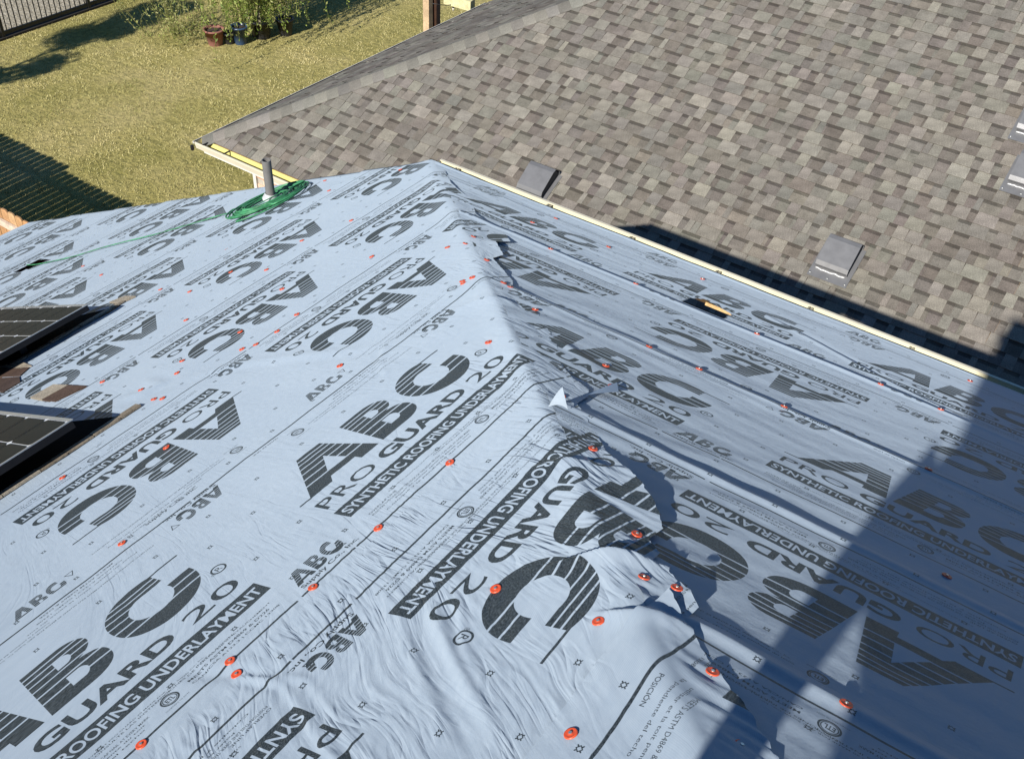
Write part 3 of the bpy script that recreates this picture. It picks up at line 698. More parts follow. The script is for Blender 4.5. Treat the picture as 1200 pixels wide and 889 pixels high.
# ------------------------------------------------------------------ cap nails
def cap_mesh():
    m = MB(); n = 20; prof = [(.0002, .0034), (.0026, .0033), (.0038, .0021), (.0085, .0019), (.0112, .0030), (.0126, .0026), (.0131, .0002)]
    V = []; F = []
    for r, h in prof: V += [(r * math.cos(2 * math.pi * k / n), r * math.sin(2 * math.pi * k / n), h) for k in range(n)]
    for i in range(len(prof) - 1):
        for k in range(n): F.append((i * n + k, i * n + (k + 1) % n, (i + 1) * n + (k + 1) % n, (i + 1) * n + k)[::-1])
    m.mesh(V, F, 0, None, True); return m.build('cap_nail', M_orange)
def nail_mesh(parent):
    m = MB(); n = 10; V = [(.0034 * math.cos(2 * math.pi * k / n), .0034 * math.sin(2 * math.pi * k / n), .0046) for k in range(n)] + [(.0036 * math.cos(2 * math.pi * k / n), .0036 * math.sin(2 * math.pi * k / n), .0032) for k in range(n)]
    m.mesh(V, [tuple(range(n))] + [(k, k + n, (k + 1) % n + n, (k + 1) % n) for k in range(n)], 0); return m.build('nail_head', M_nail, parent)
proto = cap_mesh(); nail_mesh(proto)
CA = [(1.333, -2.008), (1.631, -2.009), (2.12, -2.985), (1.078, -2.872), (1.299, -3.632), (1.539, -3.305), (1.096, -2.01), (1.833, -3.763), (1.823, -3.811), (0.833, -2.014), (0.807, -1.955), (0.58, -2.009), (3.12, -3.802), (3.157, -3.33), (2.49, -4.511), (3.037, -4.529), (2.231, -3.731), (2.024, -3.931), (2.524, -3.693), (2.379, -3.93), (3.648, -4.492), (2.3, -2.4), (2.766, -2.904), (2.79, -2.93), (2.80, -2.88), (1.212, -1.511), (1.181, -1.215), (0.91, -1.095), (1.882, -3.998), (1.921, -4.377), (2.801, -4.124), (3.418, -4.669), (4.248, -5.324), (4.50, -5.64), (4.49, -4.89), (2.859, -5.282), (3.312, -6.93), (3.139, -6.401), (3.045, -4.857), (3.391, -5.344), (2.819, -4.939), (1.85, -4.676), (2.371, -3.652), (2.121, -4.028), (2.261, -3.667)]
CB = [(-.725, -3.565, 0), (-1.264, -3.575, 0), (-1.056, -3.57, 0), (-1.735, -4.455, 0), (-2.177, -5.05, 0), (-1.685, -5.2, 0), (-1.13, -4.455, 0), (-.575, -4.455, 0), (-.324, -4.455, 0), (-.219, -3.575, 0), (-.025, -2.752, 0), (-.076, -1.868, 0), (-.181, -1.579, 0), (-2.62, -5.25, 0), (-1.921, -3.574, 0), (-1.239, -3.16, 0), (-2.2, -4.45, 0), (-1.135, -3.0, 0), (-.32, -5.3, 0), (-2.57, -4.9, 0)]
CH = [(-.294, -1.726), (-.451, -1.903), (-.53, -1.935), (-.625, -2.10), (-1.16, -2.70), (-.915, -2.436), (-2.42, -4.10), (-2.363, -3.957), (-1.678, -3.42), (-1.88, -3.56), (-2.15, -3.80)]
def place_cap(P, nrm, label=None, k=[0]):
    if k[0] == 0: o = proto
    else: o = copy_obj(proto)
    k[0] += 1
    nrm = Vector(nrm); q = (nrm + Vector((random.uniform(-.08, .08), random.uniform(-.08, .08), 0))).to_track_quat('Z', 'Y'); o.rotation_mode = 'QUATERNION'; o.rotation_quaternion = q; o.location = P
    tag(o, label or 'small round orange plastic cap nail pinning down the underlayment', 'cap nail', 'orange cap nails on the underlayment')
    return o
def surfA(Y, U):
    st = [s for s in LA if s[0] <= U <= s[1]]; st = st[0]; v = (U - st[0]) / (st[1] - st[0])
    P, _, _ = wrapA(np.array([[Y]]), np.array([[U]]), np.array([[v]]), st[7]); return P[0, 0]
CAPLAB = {(1.333, -2.008): 'cap nail on the printed line below PRO GUARD, left of the hip', (1.631, -2.009): 'cap nail on the printed line below the word ROOFING, nearer the hip', (2.12, -2.985): 'lone cap nail left of the big upright C', (1.078, -2.872): 'lone cap nail above the printed line at middle left',
 (1.299, -3.632): 'cap nail between the front solar panel and the black lettered bar', (1.539, -3.305): 'cap nail sitting on the black B near the front solar panel', (1.096, -2.01): 'cap nail touching the small supplier mark by the printed line', (.833, -2.014): 'upper of two neighbouring cap nails in the lower left foreground', (.807, -1.955): 'lower of two neighbouring cap nails in the lower left foreground',
 (.58, -2.009): 'cap nail at the bottom edge on the printed line, lower left', (2.3, -2.4): 'lone cap nail beside the crest above the upright 20', (1.212, -1.511): 'cap nail on the left arm of the big upside down C by the hip', (1.181, -1.215): 'cap nail on pale sheet right of the big upside down C', (.91, -1.095): 'largest cap nail, on the smooth strip at the bottom centre'}
ALAB = ['', 'cap nail on the smooth foreground strip', 'cap nail on the wrinkled foreground strip', 'cap nail on the strip with the upright lettering', 'small cap nail on the strip beside the front solar panel', 'small cap nail on the strip above the tan shingle scraps', 'small cap nail on the strip that meets the rake left of the hip corner', 'tiny cap nail on the strip under the green hose', 'tiny cap nail on the strip behind the rear solar panel', 'tiny cap nail far down the left slope', 'tiny cap nail far down the left slope', 'tiny cap nail far down the left slope', 'tiny cap nail far down the left slope']
for Y, U in CA:
    ix = [i for i, q in enumerate(LA) if q[0] <= U <= q[1]][0]; place_cap(tuple(surfA(Y, U) + nA * .001), nA, CAPLAB.get((Y, U), ALAB[ix]))
WBs = [-5.497, -4.49, -3.60, -2.68, -1.905, -1.08]
WTs = [-4.40, -3.50, -2.60, -1.80, -1.0, -.1]
for X, W_, _ in CB:
    i = max(j for j in range(6) if WBs[j] <= W_); P = PB(np.array([X]), np.array([W_]), offB(np.array([X]), np.array([W_]), np.array([(W_ - WBs[i]) / (WTs[i] - WBs[i])]), WBs[i]))[0]; place_cap(tuple(P + nB * .001), nB, ['tiny cap nail on the strip along the yellow gutter', 'small cap nail on the second lap below the gutter', 'cap nail on the middle lap of the right slope', 'cap nail on the shaded lap above the big upside down letters', 'cap nail in the bottom right, beside the round certification marks', 'cap nail at the bottom right edge of the picture'][i])
HL = iter(['cap nail at the lower tip of the gathered sheet', 'cap nail on the gathered sheet above the dense printed lines', 'cap nail right of the tucked pleat at the hip', 'cap nail left of the tucked pleat on the folded black letter', 'cap nail on the pale triangle of sheet beside the torn corner', 'cap nail on the black bar where it crosses the hip', 'cap nail at the ragged edge high on the hip', 'cap nail at the ragged edge just below the top tuck', 'cap nail on the folded black bar midway down the hip', 'cap nail at the ragged edge above the midway bar', 'cap nail at the ragged edge between the top tuck and the midway bar'])
def hip_dev(X, W_):
    tau, s = devB(X, W_); Y = Cc[1] + tau * hA[0] - s * hA[1]; U = U0 + tau * hA[1] + s * hA[0]; return Y, U
for X, W_ in CH:
    Y, U = hip_dev(X, W_); place_cap(tuple(surfA(Y, U) + nB * .001), nB, next(HL))

# ------------------------------------------------------------------ vent pipe and hose
base = PA(4.26, -5.955); bx, by, bz = base
pipe = empty('vent_pipe', (bx, by, bz), 'upright grey plumbing vent pipe with the green hose coiled round its foot', 'vent pipe')
m = MB(); m.tube([(bx, by, bz - .05), (bx - .002, by, bz + .30)], .031, 20, cap=False); m.tube([(bx - .002, by, bz + .30), (bx - .002, by, bz + .1)], .026, 20, cap=False)
nrim = 20; V = []
for r in (.026, .031): V += [(bx - .002 + r * math.cos(2 * math.pi * k / nrim), by + r * math.sin(2 * math.pi * k / nrim), bz + .30) for k in range(nrim)]
m.mesh(V, [(k, (k + 1) % nrim, (k + 1) % nrim + nrim, k + nrim)[::-1] for k in range(nrim)]); m.build('pipe', M_pipe, pipe)
m = MB(); m.tube([tuple(base + nA * .012), (bx, by, bz + .055)], .055, 20, cap=False, r1=.035); m.build('boot', M_lead, pipe)
m = MB()
pts = []; cy0, cu0 = 4.22, -5.91; loops = 13; NN = loops * 40
for i in range(NN):
    a = 2 * math.pi * i / 40; L = i / 40
    rr = .155 + .03 * math.sin(L * 2.3) + .02 * math.sin(L * 5.1 + 1) + .12 * ((L * .618) % 1)
    y = cy0 - .02 + .05 * math.sin(L * 1.7) + math.cos(a) * rr * 1.08; u = cu0 + .03 * math.cos(L * 2.9) + math.sin(a) * rr * .82
    y = min(y, 4.52)
    pts.append(tuple(PA(y, u, .016 + .004 * (L % 3) + .003 * math.sin(a + L) + .0003 * L)))
y0_, u0_ = None, None
tail = [(4.00, -5.95), (4.02, -6.15), (3.919, -6.35), (3.84, -6.52), (3.759, -6.69), (3.69, -6.92), (3.608, -7.15), (3.50, -7.34), (3.44, -7.55), (3.40, -7.78), (3.409, -7.95)]
tp = [Vector(PA(y, u, .022)) for y, u in tail]
def catmull(P, n=8):
    out = []
    for i in range(len(P) - 1):
        p0, p1, p2, p3 = P[max(i - 1, 0)], P[i], P[i + 1], P[min(i + 2, len(P) - 1)]
        for k in range(n):
            t = k / n; out.append(.5 * ((2 * p1) + (p2 - p0) * t + (2 * p0 - 5 * p1 + 4 * p2 - p3) * t * t + (3 * p1 - p0 - 3 * p2 + p3) * t ** 3))
    return out + [P[-1]]
pts = [Vector(p) for p in pts]
m.tube(pts, .0058, 8)
m.tube(catmull([pts[-1], pts[-1] * .5 + tp[0] * .5] + tp), .0035, 8)
tag(m.build('garden_hose', M_hose, origin=tuple(base)), 'long green hose coiled at the vent pipe and trailing across the slope', 'hose')

# ------------------------------------------------------------------ old shingle scraps beside the panels
def scrap(poly, tone, label, off=.016, th=.005):
    m = MB(); top = [VA(y, u, off) for y, u in poly]; bot = [VA(y, u, off - th - .004) for y, u in poly]
    n = len(poly); ar = sum(poly[i][0] * poly[(i + 1) % n][1] - poly[(i + 1) % n][0] * poly[i][1] for i in range(n))
    m.poly(top if ar < 0 else top[::-1], 0, tone)
    for i in range(n): m.poly([top[i], bot[i], bot[(i + 1) % n], top[(i + 1) % n]], 0, tuple(c * .7 for c in tone))
    o = m.build('old_shingle', M_shingle, origin=tuple(top[0])); tag(o, label, 'shingle', 'old shingle scraps left by the solar panels')
tan = (.36, .31, .24); brn = (.10, .065, .05); dbr = (.055, .045, .045)
scrap([(1.755, -4.75), (1.869, -4.735), (1.872, -4.60), (1.745, -4.62)], tan, 'tan half of the old shingle scrap between the two solar panels')
scrap([(1.745, -4.615), (1.872, -4.595), (1.874, -4.434), (1.741, -4.487)], brn, 'brown shingle scrap right of the tan one between the solar panels')
scrap([(1.98, -5.60), (2.002, -5.227), (1.925, -5.18), (1.88, -5.5)], brn, 'dark brown shingle scrap at the left edge below the rear panel')
scrap([(1.872, -5.50), (1.915, -5.17), (1.871, -5.076), (1.78, -5.08), (1.80, -5.5)], (.08, .055, .045), 'second brown shingle scrap at the left edge, nearer the front panel')
scrap([(1.99, -5.62), (2.05, -5.40), (2.02, -5.24), (1.985, -5.30)], tan, 'narrow tan shingle strip at the left edge below the rear panel')
scrap([(2.72, -5.612), (2.791, -5.557), (2.784, -5.43), (2.70, -5.475)], tan, 'tan shingle corner at the foot of the rear solar panel')
def curb(y0, y1, u, label):
    t = empty('shingle_edge_row', tuple(PA(y0, u)), label, 'shingle row')
    y = y0
    while y < y1:
        L = random.uniform(.07, .16); L = min(L, y1 - y + .01); w_ = random.uniform(.030, .042); m = MB()
        m.box(VA(y, u - .01, .010), tuple(yA * (L - .004)), tuple(uA * w_), tuple(nA * random.uniform(.005, .010)), 0, random.choice([(.30, .26, .20), (.24, .20, .15), (.34, .30, .24), (.16, .12, .09)]))
        m.build('shingle', M_shingle, t); y += L
curb(.95, 1.76, -3.845, 'cut edge row of tan shingles along the front solar panel')
curb(2.02, 2.72, -5.475, 'cut edge row of shingles along the rear solar panel')
# roofing felt under the array, its black standing in for the panels' shade
for P_, lab in [([(.2, -5.6), (1.60, -5.6), (1.60, -4.2), (1.68, -3.86), (.2, -3.86)], 'felt under the front solar panel, blackened for the shade there'), ([(1.3, -7.3), (2.54, -7.3), (2.56, -5.70), (2.64, -5.49), (1.99, -5.49), (1.3, -5.6)], 'felt under the rear solar panel, blackened for the shade there')]:
    m = MB(); m.poly([VA(y, u, .0135) for y, u in P_]); o = m.build('shade_felt', simple('shade_black_felt', (.004, .005, .006), 1., var=.3, scale=12, spec=.05), origin=tuple(PA(*P_[0]))); tag(o, lab, 'roofing felt')

# ------------------------------------------------------------------ solar panels
def panel(y1, u1, label, ny, nu_, cs=.158, h=.125):
    """top right corner at (y1,u1); extends to -Y and -U"""
    o = empty('solar_panel', tuple(PA(y1, u1)), label, 'solar panel', 'black solar panels at the left edge')
    gap = .0045; LY = ny * (cs + gap) + .03; LU = nu_ * (cs + gap) + .03; th = .032
    m = MB(); fr = .012
    m.box(VA(y1 - LY, u1 - LU, h - th), tuple(yA * LY), tuple(uA * LU), tuple(nA * (th - .003)))
    m.build('frame', M_frame, o)
    e = MB()
    e.box(VA(y1 - fr, u1 - LU, h - .003), tuple(yA * (fr + .006)), tuple(uA * LU), tuple(nA * .004)); e.box(VA(y1 - LY, u1 - .008, h - .003), tuple(yA * (LY - fr)), tuple(uA * .008), tuple(nA * .004)); e.build('frame_edge', M_silver, o)
    b_ = MB(); b_.box(VA(y1 - LY + .005, u1 - LU + .005, h - .003), tuple(yA * (LY - fr - .006)), tuple(uA * (LU - .014)), tuple(nA * .0015)); b_.build('backsheet', M_back, o)
    first = None
    for i in range(ny):
        for j in range(nu_):
            yy = y1 - fr - .004 - (i + 1) * (cs + gap) + gap; uu = u1 - .012 - (j + 1) * (cs + gap) + gap
            if first is None:
                c = MB(); k = .012; pts = [(k, 0), (cs - k, 0), (cs, k), (cs, cs - k), (cs - k, cs), (k, cs), (0, cs - k), (0, k)]
                org = VA(yy, uu, h + .0002); c.poly([tuple(org + Vector(yA) * a + Vector(uA) * b2) for a, b2 in pts][::-1]); first = c.build('cell', M_cell, o, origin=tuple(org)); w0 = org
            else:
                q = first.copy(); COL.objects.link(q); q.parent = o; q.location = first.location + (VA(yy, uu, h + .0002) - w0)
    m = MB()
    for yy in (y1 - .35, y1 - LY + .3): m.box(VA(yy, u1 - LU - .1, .02), tuple(yA * .04), tuple(uA * (LU - .1)), tuple(nA * (h - th - .022)))
    m.build('mounting_rail', M_frame, o)
yA_ = yA
panel(1.486, -3.78, 'front black solar panel at the left edge, its bright top edge showing', 6, 10)
panel(2.464, -5.326, 'rear black solar panel at the left edge, farther down the slope', 6, 10)

# ------------------------------------------------------------------ the neighbouring house
PN0 = np.array([-9.3176, 7.3232, -5.9937]) + Up
uN = np.array([0, math.cos(pN), math.sin(pN)]); nN = np.array([0, -math.sin(pN), math.cos(pN)])
uW = np.array([math.cos(pN), 0, math.sin(pN)]); nW = np.array([-math.sin(pN), 0, math.cos(pN)])
def PNp(x, u, off=0.): return Vector(PN0 + np.array([1., 0, 0]) * (x - PN0[0]) + uN * u + nN * off)
def PWp(y, u, off=0.): return Vector(PN0 + np.array([0, 1., 0]) * (y - PN0[1]) + uW * u + nW * off)
nh = empty('neighbouring_house', (0, 12, 0), 'neighbouring brick house with a weathered grey brown shingle roof', 'house')
m = MB(); X1 = 5.0; UT = 7.6
m.poly([PNp(PN0[0], 0, -.02), PNp(X1, 0, -.02), PNp(X1, UT, -.02), PNp(PN0[0] + UT * math.cos(pN), UT, -.02)]); roofN = m.build('roof', M_deck, nh)
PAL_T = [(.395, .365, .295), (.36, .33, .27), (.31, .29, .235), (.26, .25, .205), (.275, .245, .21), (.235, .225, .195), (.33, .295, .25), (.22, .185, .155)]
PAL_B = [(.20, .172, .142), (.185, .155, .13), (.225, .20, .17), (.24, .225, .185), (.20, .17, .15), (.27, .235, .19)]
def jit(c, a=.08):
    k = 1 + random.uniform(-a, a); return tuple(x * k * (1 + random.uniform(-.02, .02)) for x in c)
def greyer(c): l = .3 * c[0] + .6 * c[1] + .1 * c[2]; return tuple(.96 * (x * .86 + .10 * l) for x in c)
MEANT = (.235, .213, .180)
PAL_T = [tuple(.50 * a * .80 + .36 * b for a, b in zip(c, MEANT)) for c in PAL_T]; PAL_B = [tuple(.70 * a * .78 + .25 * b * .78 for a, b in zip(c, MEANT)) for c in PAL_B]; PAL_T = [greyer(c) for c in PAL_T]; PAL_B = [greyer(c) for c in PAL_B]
E_ = .143
camv = Vector((0, 0, ZG))
Mi = np.array(M)
def pix(p):
    v = Mi @ (np.array(p) - Up); return (1237.8 * v[0] / v[2] + 598.6, 1237.8 * v[1] / v[2] + 444.0) if v[2] > 0 else (-9999, 0)
tabs = []; rest = MB()
for k in range(int(UT / E_)):
    u0 = k * E_; x = PN0[0] + (u0 + E_) * math.cos(pN) - .01; h0 = .010; h1 = .002
    xs0 = x
    # base course: pieces between x breaks, dark printed band under the course above
    while x < X1:
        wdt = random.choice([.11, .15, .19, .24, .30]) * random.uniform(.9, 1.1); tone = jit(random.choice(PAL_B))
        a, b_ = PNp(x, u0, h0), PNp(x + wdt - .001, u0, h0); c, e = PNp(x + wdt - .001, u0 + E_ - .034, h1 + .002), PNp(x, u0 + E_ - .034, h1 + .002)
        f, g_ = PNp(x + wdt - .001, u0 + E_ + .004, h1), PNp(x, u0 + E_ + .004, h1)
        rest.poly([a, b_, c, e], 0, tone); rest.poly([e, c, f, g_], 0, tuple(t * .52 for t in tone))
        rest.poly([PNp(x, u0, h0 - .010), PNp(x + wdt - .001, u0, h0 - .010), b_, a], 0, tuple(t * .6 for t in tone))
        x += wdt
    x = xs0 + random.uniform(0, .06)
    while x < X1:
        wdt = random.choice([.06, .10, .12, .14, .16, .20]) * random.uniform(.9, 1.12)
        gap_ = random.choice([.0, .07, .09, .12, .14, .17]) * random.uniform(.85, 1.15)
        tabs.append((x, wdt, u0, jit(random.choice(PAL_T)))); x += wdt + gap_ + .002
        if False: tabs.append((x - .05, .018, u0, jit((.42, .385, .31))))
def tab_mesh(m, x, wdt, u0, tone):
    h0, h1, t = .015, .0065, .0
    tp_ = [PNp(x, u0 - .001, h0), PNp(x + wdt, u0 - .001, h0), PNp(x + wdt - .004, u0 + E_ + .002, h1), PNp(x + .004, u0 + E_ + .002, h1)]
    bt = [PNp(x, u0 - .001, h0 - .009), PNp(x + wdt, u0 - .001, h0 - .009), PNp(x + wdt - .004, u0 + E_ + .002, h1 - .007), PNp(x + .004, u0 + E_ + .002, h1 - .007)]
    m.poly(tp_, 0, tone)
    for i in (0, 1, 3): m.poly([bt[i], bt[(i + 1) % 4], tp_[(i + 1) % 4], tp_[i]], 0, tuple(c * .75 for c in tone))
vis = []
for i, (x, wdt, u0, tone) in enumerate(tabs):
    p = PNp(x + wdt / 2, u0 + .07); q = pix(p)
    # shaded or hidden ones do not count as showing large
    if -5 < q[0] < 1205 and -5 < q[1] < 889 and q[1] < 262 + (q[0] - 747) * .376 + 2 and wdt > .1 and not (q[0] < 760 and q[1] > 190 + (q[0] - 508) * .40 - 6): vis.append(((p - camv).length, i))
vis.sort(); big = set(i for _, i in vis[:296])
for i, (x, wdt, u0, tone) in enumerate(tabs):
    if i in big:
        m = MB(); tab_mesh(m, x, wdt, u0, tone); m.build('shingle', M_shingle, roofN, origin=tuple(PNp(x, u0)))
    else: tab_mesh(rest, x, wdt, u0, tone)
tag(rest.build('shingle_field', M_shingle, roofN), kind='stuff')
# the west slope, seen edge-on past the hip
m = MB(); m.poly([PWp(PN0[1], 0, -.02), PWp(PN0[1] + UT * math.cos(pN), UT, -.02), PWp(22, UT, -.02), PWp(22, 0, -.02)]); roofW = m.build('roof', M_deck, nh)
rw = MB()
for k in range(int(UT / E_)):
    u0 = k * E_; y = PN0[1] + (u0 + E_) * math.cos(pN) - .01
    while y < 21:
        wdt = random.uniform(.10, .30); tone = jit(random.choice(PAL_T + PAL_B)); hh = random.choice([.010, .015])
        a = [PWp(y, u0, hh), PWp(y, u0 + E_ + .004, hh - .008), PWp(y + wdt - .002, u0 + E_ + .004, hh - .008), PWp(y + wdt - .002, u0, hh)]
        rw.poly(a, 0, tone); rw.poly([a[0], a[3], PWp(y + wdt - .002, u0, hh - .01), PWp(y, u0, hh - .01)], 0, tuple(t * .7 for t in tone)); y += wdt
tag(rw.build('shingle_field', M_shingle, roofW), kind='stuff')
# hip caps
hd = np.array([1., 1., math.tan(pN)]); hd /= np.linalg.norm(hd)
cN = np.cross(hd, nN); cW = np.cross(nW, hd)
sN = 1 if cN @ np.array([1, 0, 0]) > 0 else -1; cN = cN * sN; sW = 1 if cW @ np.array([0, 1, 0]) > 0 else -1; cW = cW * sW
L = -.02
while L < 9.5:
    ln = .143 if L > .05 else .2; tone = jit(random.choice([(.165, .155, .135), (.19, .18, .155), (.145, .137, .12), (.20, .188, .165)]))
    P0_ = Vector(PN0 + hd * L); m = MB(); a = Vector(hd) * (ln + .02); zt = Vector((0, 0, 1)); up0, up1 = .026, .021
    wn, ww = .145, .145
    c0 = P0_ + zt * up0; n0 = P0_ + Vector(cN) * wn + Vector(nN) * .020; w0_ = P0_ + Vector(cW) * ww + Vector(nW) * .019
    c1 = P0_ + a + zt * up1; n1 = P0_ + a + Vector(cN) * wn + Vector(nN) * .015; w1_ = P0_ + a + Vector(cW) * ww + Vector(nW) * .015
    cw0, cw1 = P0_ + zt * .0235, P0_ + a + zt * .0235; w0_ = P0_ + Vector(cW) * ww + Vector(nW) * .017; w1_ = P0_ + a + Vector(cW) * ww + Vector(nW) * .017
    m.poly([c0, n0, n1, c1], 0, tone); m.poly([w0_, cw0, P0_ + a * .87 + zt * .0235, P0_ + a * .87 + Vector(cW) * ww + Vector(nW) * .017], 0, tone)
    dn = Vector((0, 0, -.006))
    for q in ([n0, c0, c0 + dn, n0 + dn], [n1, n0, n0 + dn, n1 + dn]): m.poly(q, 0, tuple(c * .85 for c in tone))
    m.build('hip_cap_shingle', M_shingle, roofN, origin=tuple(P0_)); L += .143
# eave trim: gutter facing us, drip edge on the west
m = MB(); trough(m, 0, 1, 0, 0)
m = MB(); y0g = PN0[1] - .012; prof = [(0, .0), (0, -.085), (-.095, -.085), (-.11, -.02), (-.11, 0), (-.098, 0), (-.098, -.01)]
for k in range(len(prof) - 1):
    (a, b_), (c, e) = prof[k], prof[k + 1]
    m.poly([(PN0[0] - .02, y0g + a, PN0[2] + b_), (X1, y0g + a, PN0[2] + b_), (X1, y0g + c, PN0[2] + e), (PN0[0] - .02, y0g + c, PN0[2] + e)], 0 if k < 2 else 1)
m.poly([(PN0[0] - .02, y0g + a, PN0[2] + b_) for a, b_ in prof[:5]], 1)
gN = m.build('gutter', [simple('yellow_gutter_lining', (.66, .60, .22), .5, var=.06, scale=4), M_cream], nh)
for x in (-9.2, -8.86, -8.2, -7.75):
    h_ = MB(); h_.cbox((x - .01, y0g - .105, PN0[2] - .004), (x + .01, y0g, PN0[2] + .004)); h_.build('gutter_hanger', M_dark, gN)
m = MB(); m.cbox((PN0[0] - .035, PN0[1] - .12, PN0[2] - .01), (PN0[0] - .022, 13.0, PN0[2] + .004)); m.cbox((PN0[0] - .052, PN0[1] - .12, PN0[2] - .03), (PN0[0] - .036, 13.0, PN0[2] - .002), 1)
m.build('drip_edge', [M_dark, M_white], nh)
m = MB(); m.cbox((PN0[0] - .02, PN0[1] - .005, PN0[2] - .19), (X1, PN0[1] + .02, PN0[2] - .03)); m.cbox((PN0[0] - .02, PN0[1] + .022, PN0[2] - .19), (PN0[0] + .02, 18, PN0[2] - .03)); m.build('fascia', M_white, nh)
m = MB(); m.cbox((PN0[0] + .02, PN0[1] + .022, PN0[2] - .20), (X1, PN0[1] + .42, PN0[2] - .185)); m.build('soffit', M_white, nh)
m = MB(); m.cbox((PN0[0] - .10, PN0[1] - .13, PN0[2] - .13), (PN0[0] - .07, PN0[1] - .10, PN0[2] - .07)); m.build('light_clip', M_dark, nh)
# brick wall
bx0, byw = -8.97, 7.74
m = MB(); m.cbox((bx0 + .02, byw + .012, 0), (X1, byw + 8, PN0[2] - .2)); wallN = m.build('brick_wall', M_mortar, nh)
m = MB(); m.cbox((bx0 - .03, byw - .02, 0), (bx0 + .02, byw + .011, PN0[2] - .2)); m.build('corner_board', M_white, nh)
rest = MB(); nb = 0
for r in range(34):
    z = PN0[2] - .19 - (r + 1) * .075; x = bx0 + .022 + (.1 if r % 2 else 0)
    while x < -4.0:
        tone = jit(random.choice([(.50, .30, .18), (.55, .35, .22), (.46, .22, .12), (.58, .42, .30), (.60, .47, .36)]), .12)
        b1 = MB(); tgt = b1 if (r < 16 and x < -7.0) else rest
        tgt.cbox((x, byw - random.uniform(0, .003), z), (x + .19, byw + .011, z + .064), 0, tone)
        if tgt is b1: b1.build('brick', M_brick, wallN, origin=(x, byw, z)); nb += 1
        x += .201
tag(rest.build('brick_field', M_brick, wallN), kind='stuff')

# slant back roof vents
def vent(x, u, label, wv=.31, lv=.33, caulk=True):
    o = empty('roof_vent', tuple(PNp(x, u)), label, 'roof vent', 'grey box vents on the shingle roof')
    fl = MB(); fl.box(PNp(x - .035, u - .115, .016), (wv + .07, 0, 0), tuple(uN * (lv + .115)), tuple(nN * .003)); fl.build('flange', M_vent, o)
    prof = [(0, 0), (-.012, .055), (.02, .085), (lv * .78, .125), (lv * .92, .118), (lv, .085), (lv + .02, .03), (lv, 0)]
    m = MB(); a = [PNp(x, u + q, .02 + h) for q, h in prof]; b_ = [PNp(x + wv, u + q, .02 + h) for q, h in prof]
    for i in range(len(prof) - 1): m.poly([a[i], b_[i], b_[i + 1], a[i + 1]], 0)
    m.poly(a[::-1], 0); m.build('hood', M_vent, o)
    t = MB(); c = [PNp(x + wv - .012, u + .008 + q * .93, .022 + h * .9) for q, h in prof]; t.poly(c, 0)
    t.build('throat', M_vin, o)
    if caulk:
        s_ = MB(); pts = [PNp(x + .01 + (wv - .03) * i / 14, u - .022 + random.uniform(-.006, .006), .026) for i in range(15)]; s_.tube(pts, .006, 6); s_.build('sealant_bead', M_caulk, o)
        for i in range(3): s_ = MB(); s_.tube([PNp(x - .015 + i * (wv + .03) / 2.0, u - .085, .018), PNp(x - .015 + i * (wv + .03) / 2.0, u - .085, .026)], .009, 8); s_.build('nail_head', M_nail, o)
vent(-5.36, .89, 'roof vent half hidden behind the yellow gutter near the hip corner', caulk=False)
vent(-2.235, 1.285, 'roof vent in the middle right with white sealant and three nail heads')
vent(-1.08, 2.83, 'roof vent cut by the right edge of the photo, lower of two')
vent(-1.235, 3.42, 'roof vent cut by the right edge of the photo, upper of two')

# patio beam end, post and string light beyond the far eave
m = MB(); z_ = ZG
t = empty('patio_post', (-10.6, 13.17, 0), 'square wooden patio post with pale and dark faces beyond the far eave', 'post')
m.cbox((-10.62, 13.04, 0), (-10.5, 13.14, ZG - 5.2), 0, (.46, .33, .20)); m.build('pale_board', M_wood, t)
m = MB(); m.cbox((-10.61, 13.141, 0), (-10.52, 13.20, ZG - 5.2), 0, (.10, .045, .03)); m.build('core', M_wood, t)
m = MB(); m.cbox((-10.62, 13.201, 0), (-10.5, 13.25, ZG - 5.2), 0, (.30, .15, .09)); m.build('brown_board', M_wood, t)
m = MB(); m.cbox((-10.62, 13.251, 0), (-10.5, 13.34, ZG - 5.2), 0, (.07, .05, .045)); m.build('dark_board', M_wood, t)  # darkest of the four boards
m = MB(); m.box((-9.95, 12.72, ZG - 6.08), (.5, .02, 0), (-.02, .14, 0), (0, 0, .15), 0, (.55, .50, .28)); tag(m.build('patio_beam', M_wood, origin=(-9.95, 12.72, ZG - 6.08)), 'cut end of a pale patio beam just beyond the far eave', 'beam')
t = empty('string_light', (-9.8, 12.77, ZG - 6.05), 'small bulb hanging from a black wire beside the patio beam', 'string light')
m = MB(); m.tube([(-9.95, 12.45, ZG - 6.0), (-9.85, 12.65, ZG - 6.06), (-9.78, 12.78, ZG - 6.06), (-9.6, 13.0, ZG - 6.15)], .005, 6); m.build('wire', M_dark, t)
m = MB(); m.tube([(-9.8, 12.77, ZG - 6.06), (-9.8, 12.77, ZG - 6.12)], .016, 8); m.build('socket', M_dark, t)
m = MB(); m.tube([(-9.8, 12.77, ZG - 6.12), (-9.8, 12.77, ZG - 6.145), (-9.8, 12.77, ZG - 6.17)], .02, 8, r1=.008); m.build('bulb', simple('clear_bulb_glass', (.6, .55, .45), .1), t)

